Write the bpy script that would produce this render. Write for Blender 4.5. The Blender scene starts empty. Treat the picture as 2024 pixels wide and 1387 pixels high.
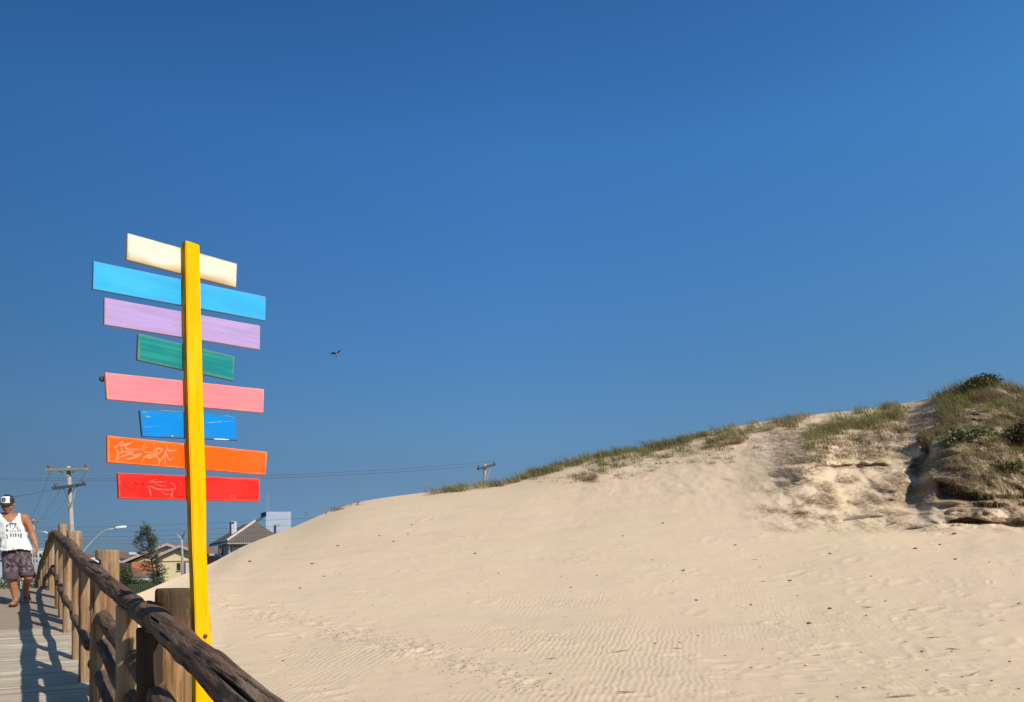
import bpy, bmesh, math, random
import numpy as np
from mathutils import Vector, Matrix, Quaternion
from mathutils.bvhtree import BVHTree
random.seed(7)
R = math.radians
scene = bpy.context.scene
COL = scene.collection

# ------------------------------------------------------------------ camera, sky, sun, exposure
EYE, FPX, CX, HOR = 1.6, 1500.0, 1012.0, 1110.0
cam_d = bpy.data.cameras.new("camera"); cam = bpy.data.objects.new("camera", cam_d); COL.objects.link(cam)
cam.location = (0, 0, EYE); cam.rotation_euler = (R(90), 0, 0)
cam_d.sensor_width = 36; cam_d.lens = 36 * FPX / 2024
cam_d.shift_y = (HOR - 693.5) / 2024
cam_d.clip_start = 0.05; cam_d.clip_end = 6000
scene.camera = cam

SUN_EL, SUN_AZ = 37.0, 127.5          # azimuth clockwise from +Y
Sdir = Vector((math.sin(R(SUN_AZ)) * math.cos(R(SUN_EL)), math.cos(R(SUN_AZ)) * math.cos(R(SUN_EL)), math.sin(R(SUN_EL))))
sl = bpy.data.lights.new("sun", 'SUN'); sl.energy = 4.6; sl.angle = R(0.53); sl.color = (1.0, 0.93, 0.82)
so = bpy.data.objects.new("sun", sl); COL.objects.link(so)
so.rotation_euler = Sdir.to_track_quat('Z', 'Y').to_euler(); so.location = (20, -15, 30)

W = bpy.data.worlds.new("World"); scene.world = W; W.use_nodes = True
wn, wl = W.node_tree.nodes, W.node_tree.links
bg = wn['Background']
sky = wn.new('ShaderNodeTexSky'); sky.sky_type = 'NISHITA'; sky.sun_disc = False
sky.sun_elevation = R(SUN_EL); sky.sun_rotation = R(SUN_AZ)
sky.altitude = 0; sky.air_density = 1.0; sky.dust_density = 0.3; sky.ozone_density = 4.0
# deep, slightly hazy blue of the photographed air: the sky model graded by height and by direction
wtc = wn.new('ShaderNodeTexCoord'); wsx = wn.new('ShaderNodeSeparateXYZ'); wl.new(wtc.outputs['Generated'], wsx.inputs[0])
def lin(c): return [((v / 255 + .055) / 1.055) ** 2.4 for v in c]
wr = wn.new('ShaderNodeValToRGB'); wr.color_ramp.interpolation = 'LINEAR'
SKYSTOPS = [(-.05, (199, 211, 196), (122, 158, 184)), (.035, (199, 211, 196), (122, 158, 184)), (.105, (155, 187, 208), (112, 149, 184)), (.17, (128, 161, 193), (99, 146, 190)), (.32, (94, 124, 161), (73, 129, 187)), (.475, (78, 104, 141), (60, 118, 184)), (.60, (70, 95, 130), (48, 101, 162)), (1.0, (66, 90, 125), (100, 125, 150))]  # last stop: unseen zenith made paler, added as neutral fill for the shadows
for i, (z, cur, tgt) in enumerate(SKYSTOPS):
    e = wr.color_ramp.elements[i] if i < 2 else wr.color_ramp.elements.new(max(z, 0))
    e.position = max(z, 0)
for e, (z, cur, tgt) in zip(sorted(wr.color_ramp.elements, key=lambda e: e.position), SKYSTOPS):
    e.color = [a / b / 1.19 * .5 for a, b in zip(lin(tgt), lin(cur))] + [1]
wl.new(wsx.outputs[2], wr.inputs[0])
wx_ = wn.new('ShaderNodeMapRange'); wx_.inputs[1].default_value = -.6; wx_.inputs[2].default_value = .6; wx_.inputs[3].default_value = 0; wx_.inputs[4].default_value = 1
wl.new(wsx.outputs[0], wx_.inputs[0])
wr2 = wn.new('ShaderNodeValToRGB'); e2 = wr2.color_ramp.elements; e2[0].position = 0; e2[0].color = (.56, .58, .60, 1); e2[1].position = 1; e2[1].color = (1.22, 1.17, 1.08, 1)
e_ = e2.new(.5); e_.color = (1, 1, 1, 1); e_ = e2.new(.28); e_.color = (.80, .82, .84, 1)
wl.new(wx_.outputs[0], wr2.inputs[0])
def wmul(a, b):
    t = wn.new('ShaderNodeMix'); t.data_type = 'RGBA'; t.blend_type = 'MULTIPLY'; t.clamp_result = False; t.inputs[0].default_value = 1.0
    wl.new(a, t.inputs[6]); wl.new(b, t.inputs[7]); return t.outputs[2]
wl.new(wmul(wmul(sky.outputs[0], wr.outputs[0]), wr2.outputs[0]), bg.inputs[0])
bg.inputs[1].default_value = 0.17
vs = scene.view_settings
vs.view_transform = 'Standard'; vs.look = 'None'; vs.exposure = 0.25; vs.gamma = 1.0; vs.use_curve_mapping = False

# ------------------------------------------------------------------ helpers
def P(px, py, d):
    """point at depth d (metres along +Y) seen at pixel (px,py) of the 2024x1387 photograph"""
    return Vector(((px - CX) / FPX * d, d, EYE - (py - HOR) / FPX * d))

def s2l(c):
    return tuple(((v / 255) / 12.92 if v / 255 < 0.04045 else ((v / 255 + 0.055) / 1.055) ** 2.4) for v in c)

def mat(name, c1, c2=None, scale=4.0, rough=0.85, bump=0.0, bscale=None, stretch=(1, 1, 1), spec=0.3, detail=6, lo=0.35, hi=0.65, rnd=False):
    m = bpy.data.materials.new(name); m.use_nodes = True
    n, l = m.node_tree.nodes, m.node_tree.links
    b = n['Principled BSDF']; b.inputs['Roughness'].default_value = rough
    b.inputs['Specular IOR Level'].default_value = spec
    tc = n.new('ShaderNodeTexCoord'); mp = n.new('ShaderNodeMapping'); mp.inputs['Scale'].default_value = stretch
    src = tc.outputs['Object']
    if rnd:
        oi = n.new('ShaderNodeObjectInfo'); va = n.new('ShaderNodeVectorMath'); va.operation = 'ADD'
        sc = n.new('ShaderNodeVectorMath'); sc.operation = 'SCALE'; sc.inputs['Scale'].default_value = 37.0
        cb = n.new('ShaderNodeCombineXYZ')
        l.new(oi.outputs['Random'], cb.inputs[0]); l.new(oi.outputs['Random'], cb.inputs[2])
        l.new(cb.outputs[0], sc.inputs[0]); l.new(src, va.inputs[0]); l.new(sc.outputs[0], va.inputs[1]); src = va.outputs[0]
    l.new(src, mp.inputs[0])
    no = n.new('ShaderNodeTexNoise'); no.inputs['Scale'].default_value = scale; no.inputs['Detail'].default_value = detail
    l.new(mp.outputs[0], no.inputs['Vector'])
    rp = n.new('ShaderNodeValToRGB'); rp.color_ramp.elements[0].position = lo; rp.color_ramp.elements[1].position = hi
    c2 = c2 or tuple(v * 0.8 for v in c1)
    rp.color_ramp.elements[0].color = (*c1, 1); rp.color_ramp.elements[1].color = (*c2, 1)
    l.new(no.outputs[0], rp.inputs[0]); l.new(rp.outputs[0], b.inputs['Base Color'])
    if bump:
        n2 = n.new('ShaderNodeTexNoise'); n2.inputs['Scale'].default_value = bscale or scale * 4; n2.inputs['Detail'].default_value = 5
        l.new(mp.outputs[0], n2.inputs['Vector'])
        bp = n.new('ShaderNodeBump'); bp.inputs['Strength'].default_value = bump; bp.inputs['Distance'].default_value = 0.02
        l.new(n2.outputs[0], bp.inputs['Height']); l.new(bp.outputs[0], b.inputs['Normal'])
    return m

def mesh_obj(name, verts, faces, m, parent=None, smooth=False):
    me = bpy.data.meshes.new(name)
    me.from_pydata([tuple(v) for v in verts], [], faces); me.update()
    if smooth: me.polygons.foreach_set('use_smooth', [True] * len(me.polygons))
    o = bpy.data.objects.new(name, me); COL.objects.link(o)
    if m: me.materials.append(m)
    if parent: o.parent = parent
    return o

def bm_obj(name, bm, m, parent=None, smooth=False):
    me = bpy.data.meshes.new(name); bm.to_mesh(me); bm.free()
    if smooth: me.polygons.foreach_set('use_smooth', [True] * len(me.polygons))
    o = bpy.data.objects.new(name, me); COL.objects.link(o)
    if m: me.materials.append(m)
    if parent: o.parent = parent
    return o

def tag(o, label=None, cat=None, group=None, kind=None):
    if label: o['label'] = label
    if cat: o['category'] = cat
    if group: o['group'] = group
    if kind: o['kind'] = kind
    return o

def thing(name, label, cat, loc=(0, 0, 0), rz=0, group=None):
    o = bpy.data.objects.new(name, None); COL.objects.link(o); o.location = loc; o.rotation_euler = (0, 0, rz)
    o.empty_display_size = 0.2
    return tag(o, label, cat, group)

class MB:
    def __init__(s): s.v = []; s.f = []
    def add(s, v, f):
        k = len(s.v); s.v += [Vector(x) for x in v]; s.f += [tuple(i + k for i in q) for q in f]
    def box(s, a, b):
        (x0, y0, z0), (x1, y1, z1) = a, b
        s.add([(x0, y0, z0), (x1, y0, z0), (x1, y1, z0), (x0, y1, z0), (x0, y0, z1), (x1, y0, z1), (x1, y1, z1), (x0, y1, z1)],
              [(3, 2, 1, 0), (4, 5, 6, 7), (0, 1, 5, 4), (1, 2, 6, 5), (2, 3, 7, 6), (3, 0, 4, 7)])
    def slab(s, pts, t):
        """polygon extruded by the vector t"""
        n = len(pts); t = Vector(t); pts = [Vector(p) for p in pts]
        s.add(pts + [p + t for p in pts], [tuple(range(n))[::-1], tuple(range(n, 2 * n))] + [(i, (i + 1) % n, n + (i + 1) % n, n + i) for i in range(n)])
    def tube(s, pts, rad, seg=8, cap=True):
        pts = [Vector(p) for p in pts]; n = len(pts)
        if not hasattr(rad, '__len__'): rad = [rad] * n
        k = len(s.v); prev = None
        for i in range(n):
            t = (pts[min(i + 1, n - 1)] - pts[max(i - 1, 0)]).normalized()
            a = t.orthogonal().normalized() if prev is None else (prev - t * prev.dot(t)).normalized()
            prev = a; b = t.cross(a)
            for j in range(seg):
                an = 2 * math.pi * j / seg
                s.v.append(pts[i] + (a * math.cos(an) + b * math.sin(an)) * rad[i])
        for i in range(n - 1):
            for j in range(seg):
                j2 = (j + 1) % seg
                s.f.append((k + i * seg + j, k + i * seg + j2, k + (i + 1) * seg + j2, k + (i + 1) * seg + j))
        if cap:
            s.f.append(tuple(k + j for j in range(seg))[::-1]); s.f.append(tuple(k + (n - 1) * seg + j for j in range(seg)))
    def ell(s, c, r, seg=12, rings=8, rot=None):
        c = Vector(c); k = len(s.v)
        for i in range(rings + 1):
            th = math.pi * i / rings
            for j in range(seg):
                ph = 2 * math.pi * j / seg
                p = Vector((r[0] * math.sin(th) * math.cos(ph), r[1] * math.sin(th) * math.sin(ph), r[2] * math.cos(th)))
                if rot: p = rot @ p
                s.v.append(c + p)
        for i in range(rings):
            for j in range(seg):
                j2 = (j + 1) % seg
                s.f.append((k + i * seg + j, k + (i + 1) * seg + j, k + (i + 1) * seg + j2, k + i * seg + j2))
    def cone(s, a, b, r0, r1, seg=14):
        """rounded cone, closed"""
        a, b = Vector(a), Vector(b); t = (b - a).normalized()
        pts, rr = [], []
        for i in range(5):
            an = math.pi / 2 * i / 4
            pts.append(a - t * r0 * math.cos(an)); rr.append(max(r0 * math.sin(an), r0 * 0.02))
        for i in range(5):
            an = math.pi / 2 * i / 4
            pts.append(b + t * r1 * math.sin(an)); rr.append(max(r1 * math.cos(an), r1 * 0.02))
        s.tube(pts, rr, seg)
    def build(s, name, m, parent=None, smooth=False):
        return mesh_obj(name, s.v, s.f, m, parent, smooth)

# numpy gradient noise
_rng = np.random.RandomState(3)
_perm = _rng.permutation(256); _perm = np.concatenate([_perm, _perm, _perm])
_g3 = _rng.normal(size=(256, 3)); _g3 /= np.linalg.norm(_g3, axis=1)[:, None]
def pn(x, y, z):
    x, y, z = np.broadcast_arrays(np.asarray(x, float), np.asarray(y, float), np.asarray(z, float))
    xi, yi, zi = np.floor(x).astype(int), np.floor(y).astype(int), np.floor(z).astype(int)
    xf, yf, zf = x - xi, y - yi, z - zi
    u, v, w = [t * t * t * (t * (t * 6 - 15) + 10) for t in (xf, yf, zf)]
    xi, yi, zi = xi & 255, yi & 255, zi & 255
    out = 0
    for dx in (0, 1):
        for dy in (0, 1):
            for dz in (0, 1):
                h = _perm[_perm[_perm[(xi + dx) & 255] + ((yi + dy) & 255)] + ((zi + dz) & 255)] & 255
                g = _g3[h]
                dot = g[..., 0] * (xf - dx) + g[..., 1] * (yf - dy) + g[..., 2] * (zf - dz)
                out = out + dot * (u if dx else 1 - u) * (v if dy else 1 - v) * (w if dz else 1 - w)
    return out
def fbm(x, y, z, oct=4, gain=0.5):
    a, s, f = 0, 1.0, 1.0
    for _ in range(oct):
        a = a + s * pn(x * f, y * f, z * f); s *= gain; f *= 2.03
    return a
def pchip(x, y, xq):
    x, y, xq = np.asarray(x, float), np.asarray(y, float), np.asarray(xq, float)
    h = np.diff(x); dl = np.diff(y) / h; n = len(x); m = np.zeros(n)
    for i in range(1, n - 1):
        if dl[i - 1] * dl[i] > 0:
            w1, w2 = 2 * h[i] + h[i - 1], h[i] + 2 * h[i - 1]
            m[i] = (w1 + w2) / (w1 / dl[i - 1] + w2 / dl[i])
    m[0], m[-1] = dl[0], dl[-1]
    k = np.clip(np.searchsorted(x, xq) - 1, 0, n - 2); t = (xq - x[k]) / h[k]
    return ((1 + 2 * t) * (1 - t) ** 2) * y[k] + t * (1 - t) ** 2 * h[k] * m[k] + t * t * (3 - 2 * t) * y[k + 1] + t * t * (t - 1) * h[k] * m[k + 1]
def smst(a, b, x): t = np.clip((x - a) / (b - a), 0, 1); return t * t * (3 - 2 * t)

# ------------------------------------------------------------------ ground and dune
GZ = -2.2
m_ground = mat('dry_grass_ground', (.10, .11, .05), (.20, .17, .10), .3, .95, .3, 3)
o = mesh_obj('ground', [(-3000, 12, GZ), (3000, 12, GZ), (3000, 4000, GZ), (-3000, 4000, GZ), (-3000, -200, GZ), (3000, -200, GZ)], [(4, 5, 1, 0), (0, 1, 2, 3)], m_ground)
tag(o, kind='structure')
m_road = mat('asphalt', (.05, .05, .05), (.07, .068, .065), 2, .9, .2, 40)
o = mesh_obj('road', [(-400, 84, GZ + .02), (200, 84, GZ + .02), (200, 91, GZ + .02), (-400, 91, GZ + .02)], [(0, 1, 2, 3)], m_road); tag(o, kind='structure')

base = [(1750, 5.0), (1560, 6.6), (1387, 10.0), (1300, 12.5)]
cols = {
 -500: [(1750, 4.6), (1600, 6), (1500, 7.5), (1440, 9.5)],
 0:    [(1750, 4.6), (1560, 6.3), (1400, 9.2), (1330, 11.5)],
 180:  [(1750, 5.0), (1560, 6.6), (1387, 9.6), (1290, 11.5), (1208, 13.5)],
 285:  base[:3] + [(1290, 12.2), (1168, 15.8)],
 345:  base[:3] + [(1290, 12.4), (1200, 15.5), (1142, 18.4)],
 415:  base + [(1200, 16.0), (1150, 18.8), (1114, 21.8)],
 480:  base + [(1200, 16.3), (1130, 20.3), (1100, 22.6), (1080, 25.2)],
 575:  base + [(1200, 16.4), (1120, 20.8), (1075, 24.6), (1043, 28.4)],
 700:  base + [(1200, 16.5), (1110, 21.2), (1050, 25.6), (1016, 28.6), (994, 31.5)],
 870:  base + [(1200, 16.6), (1100, 21.5), (1030, 26.5), (990, 30), (969, 33)],
 1000: base + [(1200, 16.6), (1100, 21.3), (1020, 26.6), (975, 30.5), (951, 34)],
 1150: base + [(1200, 16.5), (1100, 21.0), (1020, 26), (950, 31), (907, 35)],
 1300: base + [(1200, 16.4), (1100, 20.8), (1020, 25.2), (950, 29.5), (879, 35)],
 1450: base + [(1200, 16.3), (1100, 20.6), (1030, 24.0), (950, 28.0), (890, 31.5), (843, 35)],
 1600: base + [(1200, 16.2), (1100, 20.3), (1035, 23.4), (990, 25.2), (935, 26.8), (870, 30.5), (820, 35)],
 1700: base + [(1200, 16.0), (1110, 19.6), (1045, 22.8), (1000, 25.2), (935, 27.4), (870, 30.6), (809, 34.5)],
 1790: base + [(1200, 15.9), (1120, 19.0), (1055, 22.2), (1010, 24.4), (935, 27.0), (865, 30.0), (796, 34)],
 1840: base + [(1200, 15.8), (1120, 18.9), (1058, 22.0), (1020, 23.5), (935, 25.8), (850, 29.0), (786, 33)],
 1900: base + [(1200, 15.7), (1120, 18.8), (1060, 21.8), (1035, 22.8), (990, 23.4), (935, 24.5), (850, 27.6), (770, 32)],
 1955: base + [(1200, 15.6), (1120, 18.7), (1060, 21.6), (1038, 22.6), (990, 23.2), (935, 24.3), (850, 27.4), (758, 31.5)],
 2030: base + [(1200, 15.5), (1120, 18.6), (1060, 21.4), (1040, 22.4), (990, 23.2), (935, 24.5), (850, 27.6), (778, 31)],
 2400: base + [(1200, 15.2), (1120, 18.2), (1060, 21.0), (1000, 23), (930, 25), (800, 30)],
 3000: base + [(1200, 15), (1120, 18), (1060, 20.6), (1000, 23), (940, 25), (850, 30)],
}
NT, NC = 520, 900
tt = np.linspace(0, 1, NT)
cx = np.array(sorted(cols)); CY = np.zeros((len(cx), 2)); CD = np.zeros((len(cx), NT))
for i, x in enumerate(cx):
    k = sorted(cols[x]); yy = np.array([a for a, b in k]); dd = np.array([b for a, b in k])
    CY[i] = (1750, yy[0])
    yq = 1750 + (yy[0] - 1750) * tt
    CD[i] = pchip(yy, dd, yq)
pxs = np.concatenate([np.linspace(-500, -20, 40, endpoint=False), np.linspace(-20, 2050, NC - 90), np.linspace(2060, 3000, 50)])
NC = len(pxs)
crest = pchip(cx, CY[:, 1], pxs)
Dg = np.stack([pchip(cx, CD[:, j], pxs) for j in range(NT)])          # NT x NC
for _ in range(6):                                                   # soften column kinks
    Dg[:, 1:-1] = (Dg[:, :-2] + 2 * Dg[:, 1:-1] + Dg[:, 2:]) / 4
Yg = 1750 + (crest[None, :] - 1750) * tt[:, None]
PX = np.broadcast_to(pxs[None, :], Yg.shape)
X0 = (PX - CX) / FPX * Dg; Z0 = EYE - (Yg - HOR) / FPX * Dg
# roughness masks (dune face on the right is eroded sand with roots and ledges)
fc = Yg - crest[None, :]
up = smst(1040, 960, Yg) * smst(1000, 1250, PX)
scarp = smst(1440, 1600, PX) * smst(1062, 1030, Yg) * smst(0, 25, fc)
wx, wy, wz = X0, Dg, Z0
dn = np.zeros_like(Dg)
dn += scarp * (0.34 * fbm(wx * .5, wz * .6, wy * .2, 3) + 0.06 * fbm(wx * 1.1, wz * 6.5, 3.3, 4) + 0.05 * fbm(wx * 3, wz * 2, 7.7, 4) + .13 * fbm(wx * 1.8, wz * .35, 2.7, 3))
dn += up * (1 - scarp) * (0.22 * fbm(wx * .8, wz * 1.6, 1.5, 4) + .10 * fbm(wx * 2.2, wz * 3, 5, 3))
led = pn(wx * .35, 9.1, 2.2) * 9
def bump_box(x0, x1, y0, y1, a, sx=25, sy=5):
    return a * smst(x0 - sx, x0 + sx, PX) * smst(x1 + sx, x1 - sx, PX) * smst(y0 - sy, y0 + sy, Yg) * smst(y1 + sy, y1 - sy, Yg)
gx = 1846 - (Yg - 850) * .36
dn += .95 * np.clip(1 - np.abs(PX - gx + 22 * pn(Yg * .035, 1.1, .2) + 8 * pn(Yg * .12, PX * .02, 4.2)) / (10 + 22 * smst(860, 970, Yg)), 0, 1) * smst(838, 900, Yg) * smst(1015, 970, Yg)
mound = smst(1835, 1880, PX) * smst(1050, 1030, Yg) * smst(0, 40, fc)
dn += mound * (.46 * fbm(wx * 1.0, wz * 1.4, wy * .3 + 5, 4) + .16 * fbm(wx * 2.6, wz * 3.2, 9.7, 4))
dn += .8 * smst(0, 10, Yg - (948 + (PX - 1862) * .34)) * smst(993, 985, Yg) * smst(1845, 1868, PX) * smst(1975, 1940, PX)
dn += .7 * smst(0, 4, Yg - 1022 - 6 * np.abs((PX - 1910) / 45)) * smst(1037, 1033, Yg) * smst(1868, 1880, PX) * smst(1990, 1925, PX)
yl = 926 + 12 * pn(PX * .018, 2.2, 2.1) + 4 * pn(PX * .08, 5.2, 1.1) - (PX - 1600) * .05
dn += np.clip(.38 + .8 * pn(PX * .022, 8.2, 3.1), 0, 1) * np.exp(-((Yg - yl) / 3.6) ** 2) * smst(1575, 1610, PX) * smst(1775, 1735, PX)
dn -= .75 * np.exp(-((PX - 1612 + (Yg - 880) * .35) / 46) ** 2) * smst(845, 880, Yg) * smst(965, 925, Yg)
low = smst(1835, 1875, PX) * smst(972, 988, Yg) * smst(1046, 1034, Yg)
dn += low * (.26 * np.tanh(4 * pn(wx * .4, wz * 3.4, 1.7)) + .10 * np.tanh(4 * pn(wx * 1.3, wz * 5.5, 6.7)))
dn += smst(1640, 1700, PX) * smst(1800, 1780, PX) * smst(860, 900, Yg) * smst(1010, 985, Yg) * .14 * np.tanh(4 * pn(wx * .8, wz * 2.6, 4.7))
dn += bump_box(1690, 1704, 908, 931, .35, 8, 6)
dn += bump_box(1950, 2040, 980, 992, .4, 20, 4) * (0.7 + 1.2 * pn(PX * .04, 4, 1))
dn -= bump_box(1830, 1900, 985, 1030, .5, 20, 10)
D2 = Dg + dn
X1 = (PX - CX) / FPX * D2; Y1 = D2; Z1 = EYE - (Yg - HOR) / FPX * D2
# broad swells and footprints on the plain
plain = smst(0, 60, fc) * (1 - up)
Z1 = Z1 + plain * (0.05 * fbm(X1 * .22, Y1 * .3, 0.3, 3) + .012 * fbm(X1 * 1.3, Y1 * 1.6, 4.3, 3))
fr = np.random.RandomState(11)
def dent(x, y, r, depth, el=1.0, an=0.0):
    global Z1
    m = (np.abs(X1 - x) < 4 * r) & (np.abs(Y1 - y) < 4 * r)
    if not m.any(): return
    ca, sa = math.cos(an), math.sin(an)
    ux = ((X1[m] - x) * ca + (Y1[m] - y) * sa) / (r * el); uy = (-(X1[m] - x) * sa + (Y1[m] - y) * ca) / r
    q = ux * ux + uy * uy
    Z1[m] += -depth * np.exp(-q) + depth * .6 * np.exp(-(np.sqrt(q) - 1.6) ** 2 * 4)
# ground lookup by pixel
def sand(px, py):
    j = int(np.clip(np.searchsorted(pxs, px), 1, NC - 1)); 
    i = int(np.clip(round((1750 - py) / (1750 - crest[j]) * (NT - 1)), 0, NT - 1))
    return Vector((X1[i, j], Y1[i, j], Z1[i, j]))
trail = [(430, 1195), (520, 1215), (600, 1232), (670, 1246), (740, 1268), (820, 1285), (900, 1308), (990, 1335), (1060, 1365)]
for _ in range(85):
    k = fr.rand() * (len(trail) - 1); a, b = trail[int(k)], trail[min(int(k) + 1, len(trail) - 1)]; f = k % 1
    q = sand(a[0] + (b[0] - a[0]) * f + fr.normal() * 30, a[1] + (b[1] - a[1]) * f + fr.normal() * 9)
    dent(q.x, q.y, .05 + .06 * fr.rand(), .004 + .009 * fr.rand(), 2.0, fr.rand() * 3)
for _ in range(520):
    px = fr.uniform(430, 2040); py = fr.uniform(1000 if px > 800 else 1080, 1387)
    if fr.rand() > .35 + .65 * smst(1100, 1700, px): continue
    q = sand(px, py); dent(q.x, q.y, .05 + .09 * fr.rand() ** 2, .005 + .012 * fr.rand(), 2.2, fr.normal() * .5)
# rows behind the crest, falling to the street
EX = np.array([.25, .6, 1, 1.6, 2.4, 3.4, 5, 7, 9.5, 12.5, 16, 21, 28, 38])
yb, zb, xb = [], [], []
sl_c = (Z1[-1] - Z1[-12]) / np.maximum(Y1[-1] - Y1[-12], .2)
for e in EX:
    d = Y1[-1] + e
    z = Z1[-1] + np.clip(sl_c, -.1, .10) * e * math.exp(-e / 1.2) - np.where(e < 5, .045 * e * e, .045 * 25 + .45 * (e - 5))
    z = np.minimum(z, EYE - (crest - HOR) / FPX * d - .02 * e)
    yb.append(d); zb.append(np.maximum(z, GZ - .6)); xb.append((pxs - CX) / FPX * d)
XA = np.vstack([X1, np.array(xb)]); YA = np.vstack([Y1, np.array(yb)]); ZA = np.vstack([Z1, np.array(zb)])
nr = XA.shape[0]
co = np.stack([XA, YA, ZA], -1).reshape(-1, 3)
idx = np.arange(nr * NC).reshape(nr, NC)
q = np.stack([idx[:-1, :-1], idx[:-1, 1:], idx[1:, 1:], idx[1:, :-1]], -1).reshape(-1, 4)
me = bpy.data.meshes.new('sand_dune')
me.vertices.add(len(co)); me.vertices.foreach_set('co', co.ravel())
me.loops.add(q.size); me.loops.foreach_set('vertex_index', q.ravel().astype(np.int32))
me.polygons.add(len(q)); me.polygons.foreach_set('loop_start', np.arange(0, q.size, 4, dtype=np.int32)); me.polygons.foreach_set('loop_total', np.full(len(q), 4, np.int32))
me.polygons.foreach_set('use_smooth', np.ones(len(q), bool)); me.update(); me.validate()
# soil attribute: where the eroded face holds roots and humus
soil = np.zeros((nr, NC)); soil[:NT] = np.clip(scarp * (.45 + 1.6 * fbm(X1 * 1.2, Z1 * 2.6, 2.2, 4)) + mound * smst(1015, 960, Yg) * (.75 + 1.2 * fbm(X1 * 1.4, Z1 * 2.2, 4.2, 4)) + up * .35 * (0.4 + 1.5 * fbm(X1 * 1.5, Z1 * 3, 6, 3)) * smst(90, 20, fc), 0, 1)
at = me.attributes.new('soil', 'FLOAT', 'POINT'); at.data.foreach_set('value', soil.ravel().astype(np.float32))
rip = np.zeros((nr, NC)); rip[:NT] = np.clip(smst(1110, 1240, Yg) * smst(420, 560, PX) * (1 - .6 * smst(1150, 1600, PX)) * np.clip(.5 + 2.6 * fbm(X1 * .3, Y1 * .4, 8.8, 3), 0, 1), 0, 1)
at = me.attributes.new('ripple', 'FLOAT', 'POINT'); at.data.foreach_set('value', rip.ravel().astype(np.float32))

ms = bpy.data.materials.new('sand'); ms.use_nodes = True
n, l = ms.node_tree.nodes, ms.node_tree.links; b = n['Principled BSDF']
b.inputs['Roughness'].default_value = .95; b.inputs['Specular IOR Level'].default_value = .1
tc = n.new('ShaderNodeTexCoord')
def noise(scale, detail=4, stretch=None, src=None):
    t = n.new('ShaderNodeTexNoise'); t.inputs['Scale'].default_value = scale; t.inputs['Detail'].default_value = detail
    s_ = src or tc.outputs['Object']
    if stretch:
        mp = n.new('ShaderNodeMapping'); mp.inputs['Scale'].default_value = stretch; l.new(s_, mp.inputs[0]); s_ = mp.outputs[0]
    l.new(s_, t.inputs['Vector']); return t.outputs[0]
def mix(a, b_, f, blend='MIX'):
    t = n.new('ShaderNodeMix'); t.data_type = 'RGBA'; t.blend_type = blend
    for sk, v in ((t.inputs[6], a), (t.inputs[7], b_), (t.inputs[0], f)):
        if hasattr(v, 'is_output') or hasattr(v, 'links'): l.new(v, sk)
        elif isinstance(v, tuple): sk.default_value = (*v, 1)
        else: sk.default_value = v
    return t.outputs[2]
def ramp(v, lo, hi):
    t = n.new('ShaderNodeMapRange'); t.inputs[1].default_value = lo; t.inputs[2].default_value = hi; l.new(v, t.inputs[0]); return t.outputs[0]
def math_(op, a, b_=0.0):
    t = n.new('ShaderNodeMath'); t.operation = op
    for sk, v in ((t.inputs[0], a), (t.inputs[1], b_)):
        if isinstance(v, (int, float)): sk.default_value = v
        else: l.new(v, sk)
    return t.outputs[0]
SANDA, SANDB, SANDC = (.585, .435, .305), (.575, .445, .295), (.53, .415, .295)
c = mix(SANDA, SANDB, ramp(noise(.22, 3), .4, .6))
c = mix(c, SANDC, ramp(noise(.5, 4, (1, 2, 1)), .52, .75))
grain = noise(90, 3)
c = mix(c, (.36, .28, .19), math_('MULTIPLY', ramp(grain, .58, .75), .35))
pep = noise(14, 4, (1, .6, 1))
c = mix(c, (.25, .20, .15), math_('MULTIPLY', ramp(pep, .67, .74), .45))
a_s = n.new('ShaderNodeAttribute'); a_s.attribute_name = 'soil'
sn = noise(6, 6, (1, 1, 2.5))
sf = math_('MULTIPLY', a_s.outputs['Fac'], ramp(sn, .35, .62))
c = mix(c, (.44, .30, .165), math_('MULTIPLY', a_s.outputs['Fac'], .6))
c = mix(c, (.15, .105, .065), math_('MULTIPLY', sf, .85))
l.new(c, b.inputs['Base Color'])
a_r = n.new('ShaderNodeAttribute'); a_r.attribute_name = 'ripple'
wv = n.new('ShaderNodeTexWave'); wv.wave_type = 'BANDS'; wv.bands_direction = 'X'; wv.wave_profile = 'SIN'
wv.inputs['Scale'].default_value = 3.0; wv.inputs['Distortion'].default_value = 6.0; wv.inputs['Detail'].default_value = 1.5; wv.inputs['Detail Scale'].default_value = .7; wv.inputs['Detail Roughness'].default_value = .6
mp = n.new('ShaderNodeMapping'); mp.inputs['Rotation'].default_value = (0, 0, R(14)); mp.inputs['Scale'].default_value = (1, 1, 0)
l.new(tc.outputs['Object'], mp.inputs[0]); l.new(mp.outputs[0], wv.inputs['Vector'])
h = math_('MULTIPLY', math_('MULTIPLY', wv.outputs['Fac'], a_r.outputs['Fac']), .0046)
h = math_('ADD', h, math_('MULTIPLY', noise(5, 6, (.6, 1, 1)), .016))
h = math_('ADD', h, math_('MULTIPLY', noise(60, 3), .003))
h = math_('ADD', h, math_('MULTIPLY', math_('MULTIPLY', noise(5, 9, (1, 1, 5)), a_s.outputs['Fac']), .16))
h = math_('ADD', h, math_('MULTIPLY', math_('MULTIPLY', noise(24, 8, (1, 1, 1.6)), a_s.outputs['Fac']), .06))
bp = n.new('ShaderNodeBump'); bp.inputs['Strength'].default_value = 1.0; bp.inputs['Distance'].default_value = 1.0
l.new(h, bp.inputs['Height']); l.new(bp.outputs[0], b.inputs['Normal'])
me.materials.append(ms)
o = mesh_obj('sand_apron', [(-14, -16, -.58), (30, -16, -.58), (30, 5.6, -.58), (-14, 5.6, -.58)], [(0, 1, 2, 3)], ms); tag(o, kind='structure')
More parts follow.
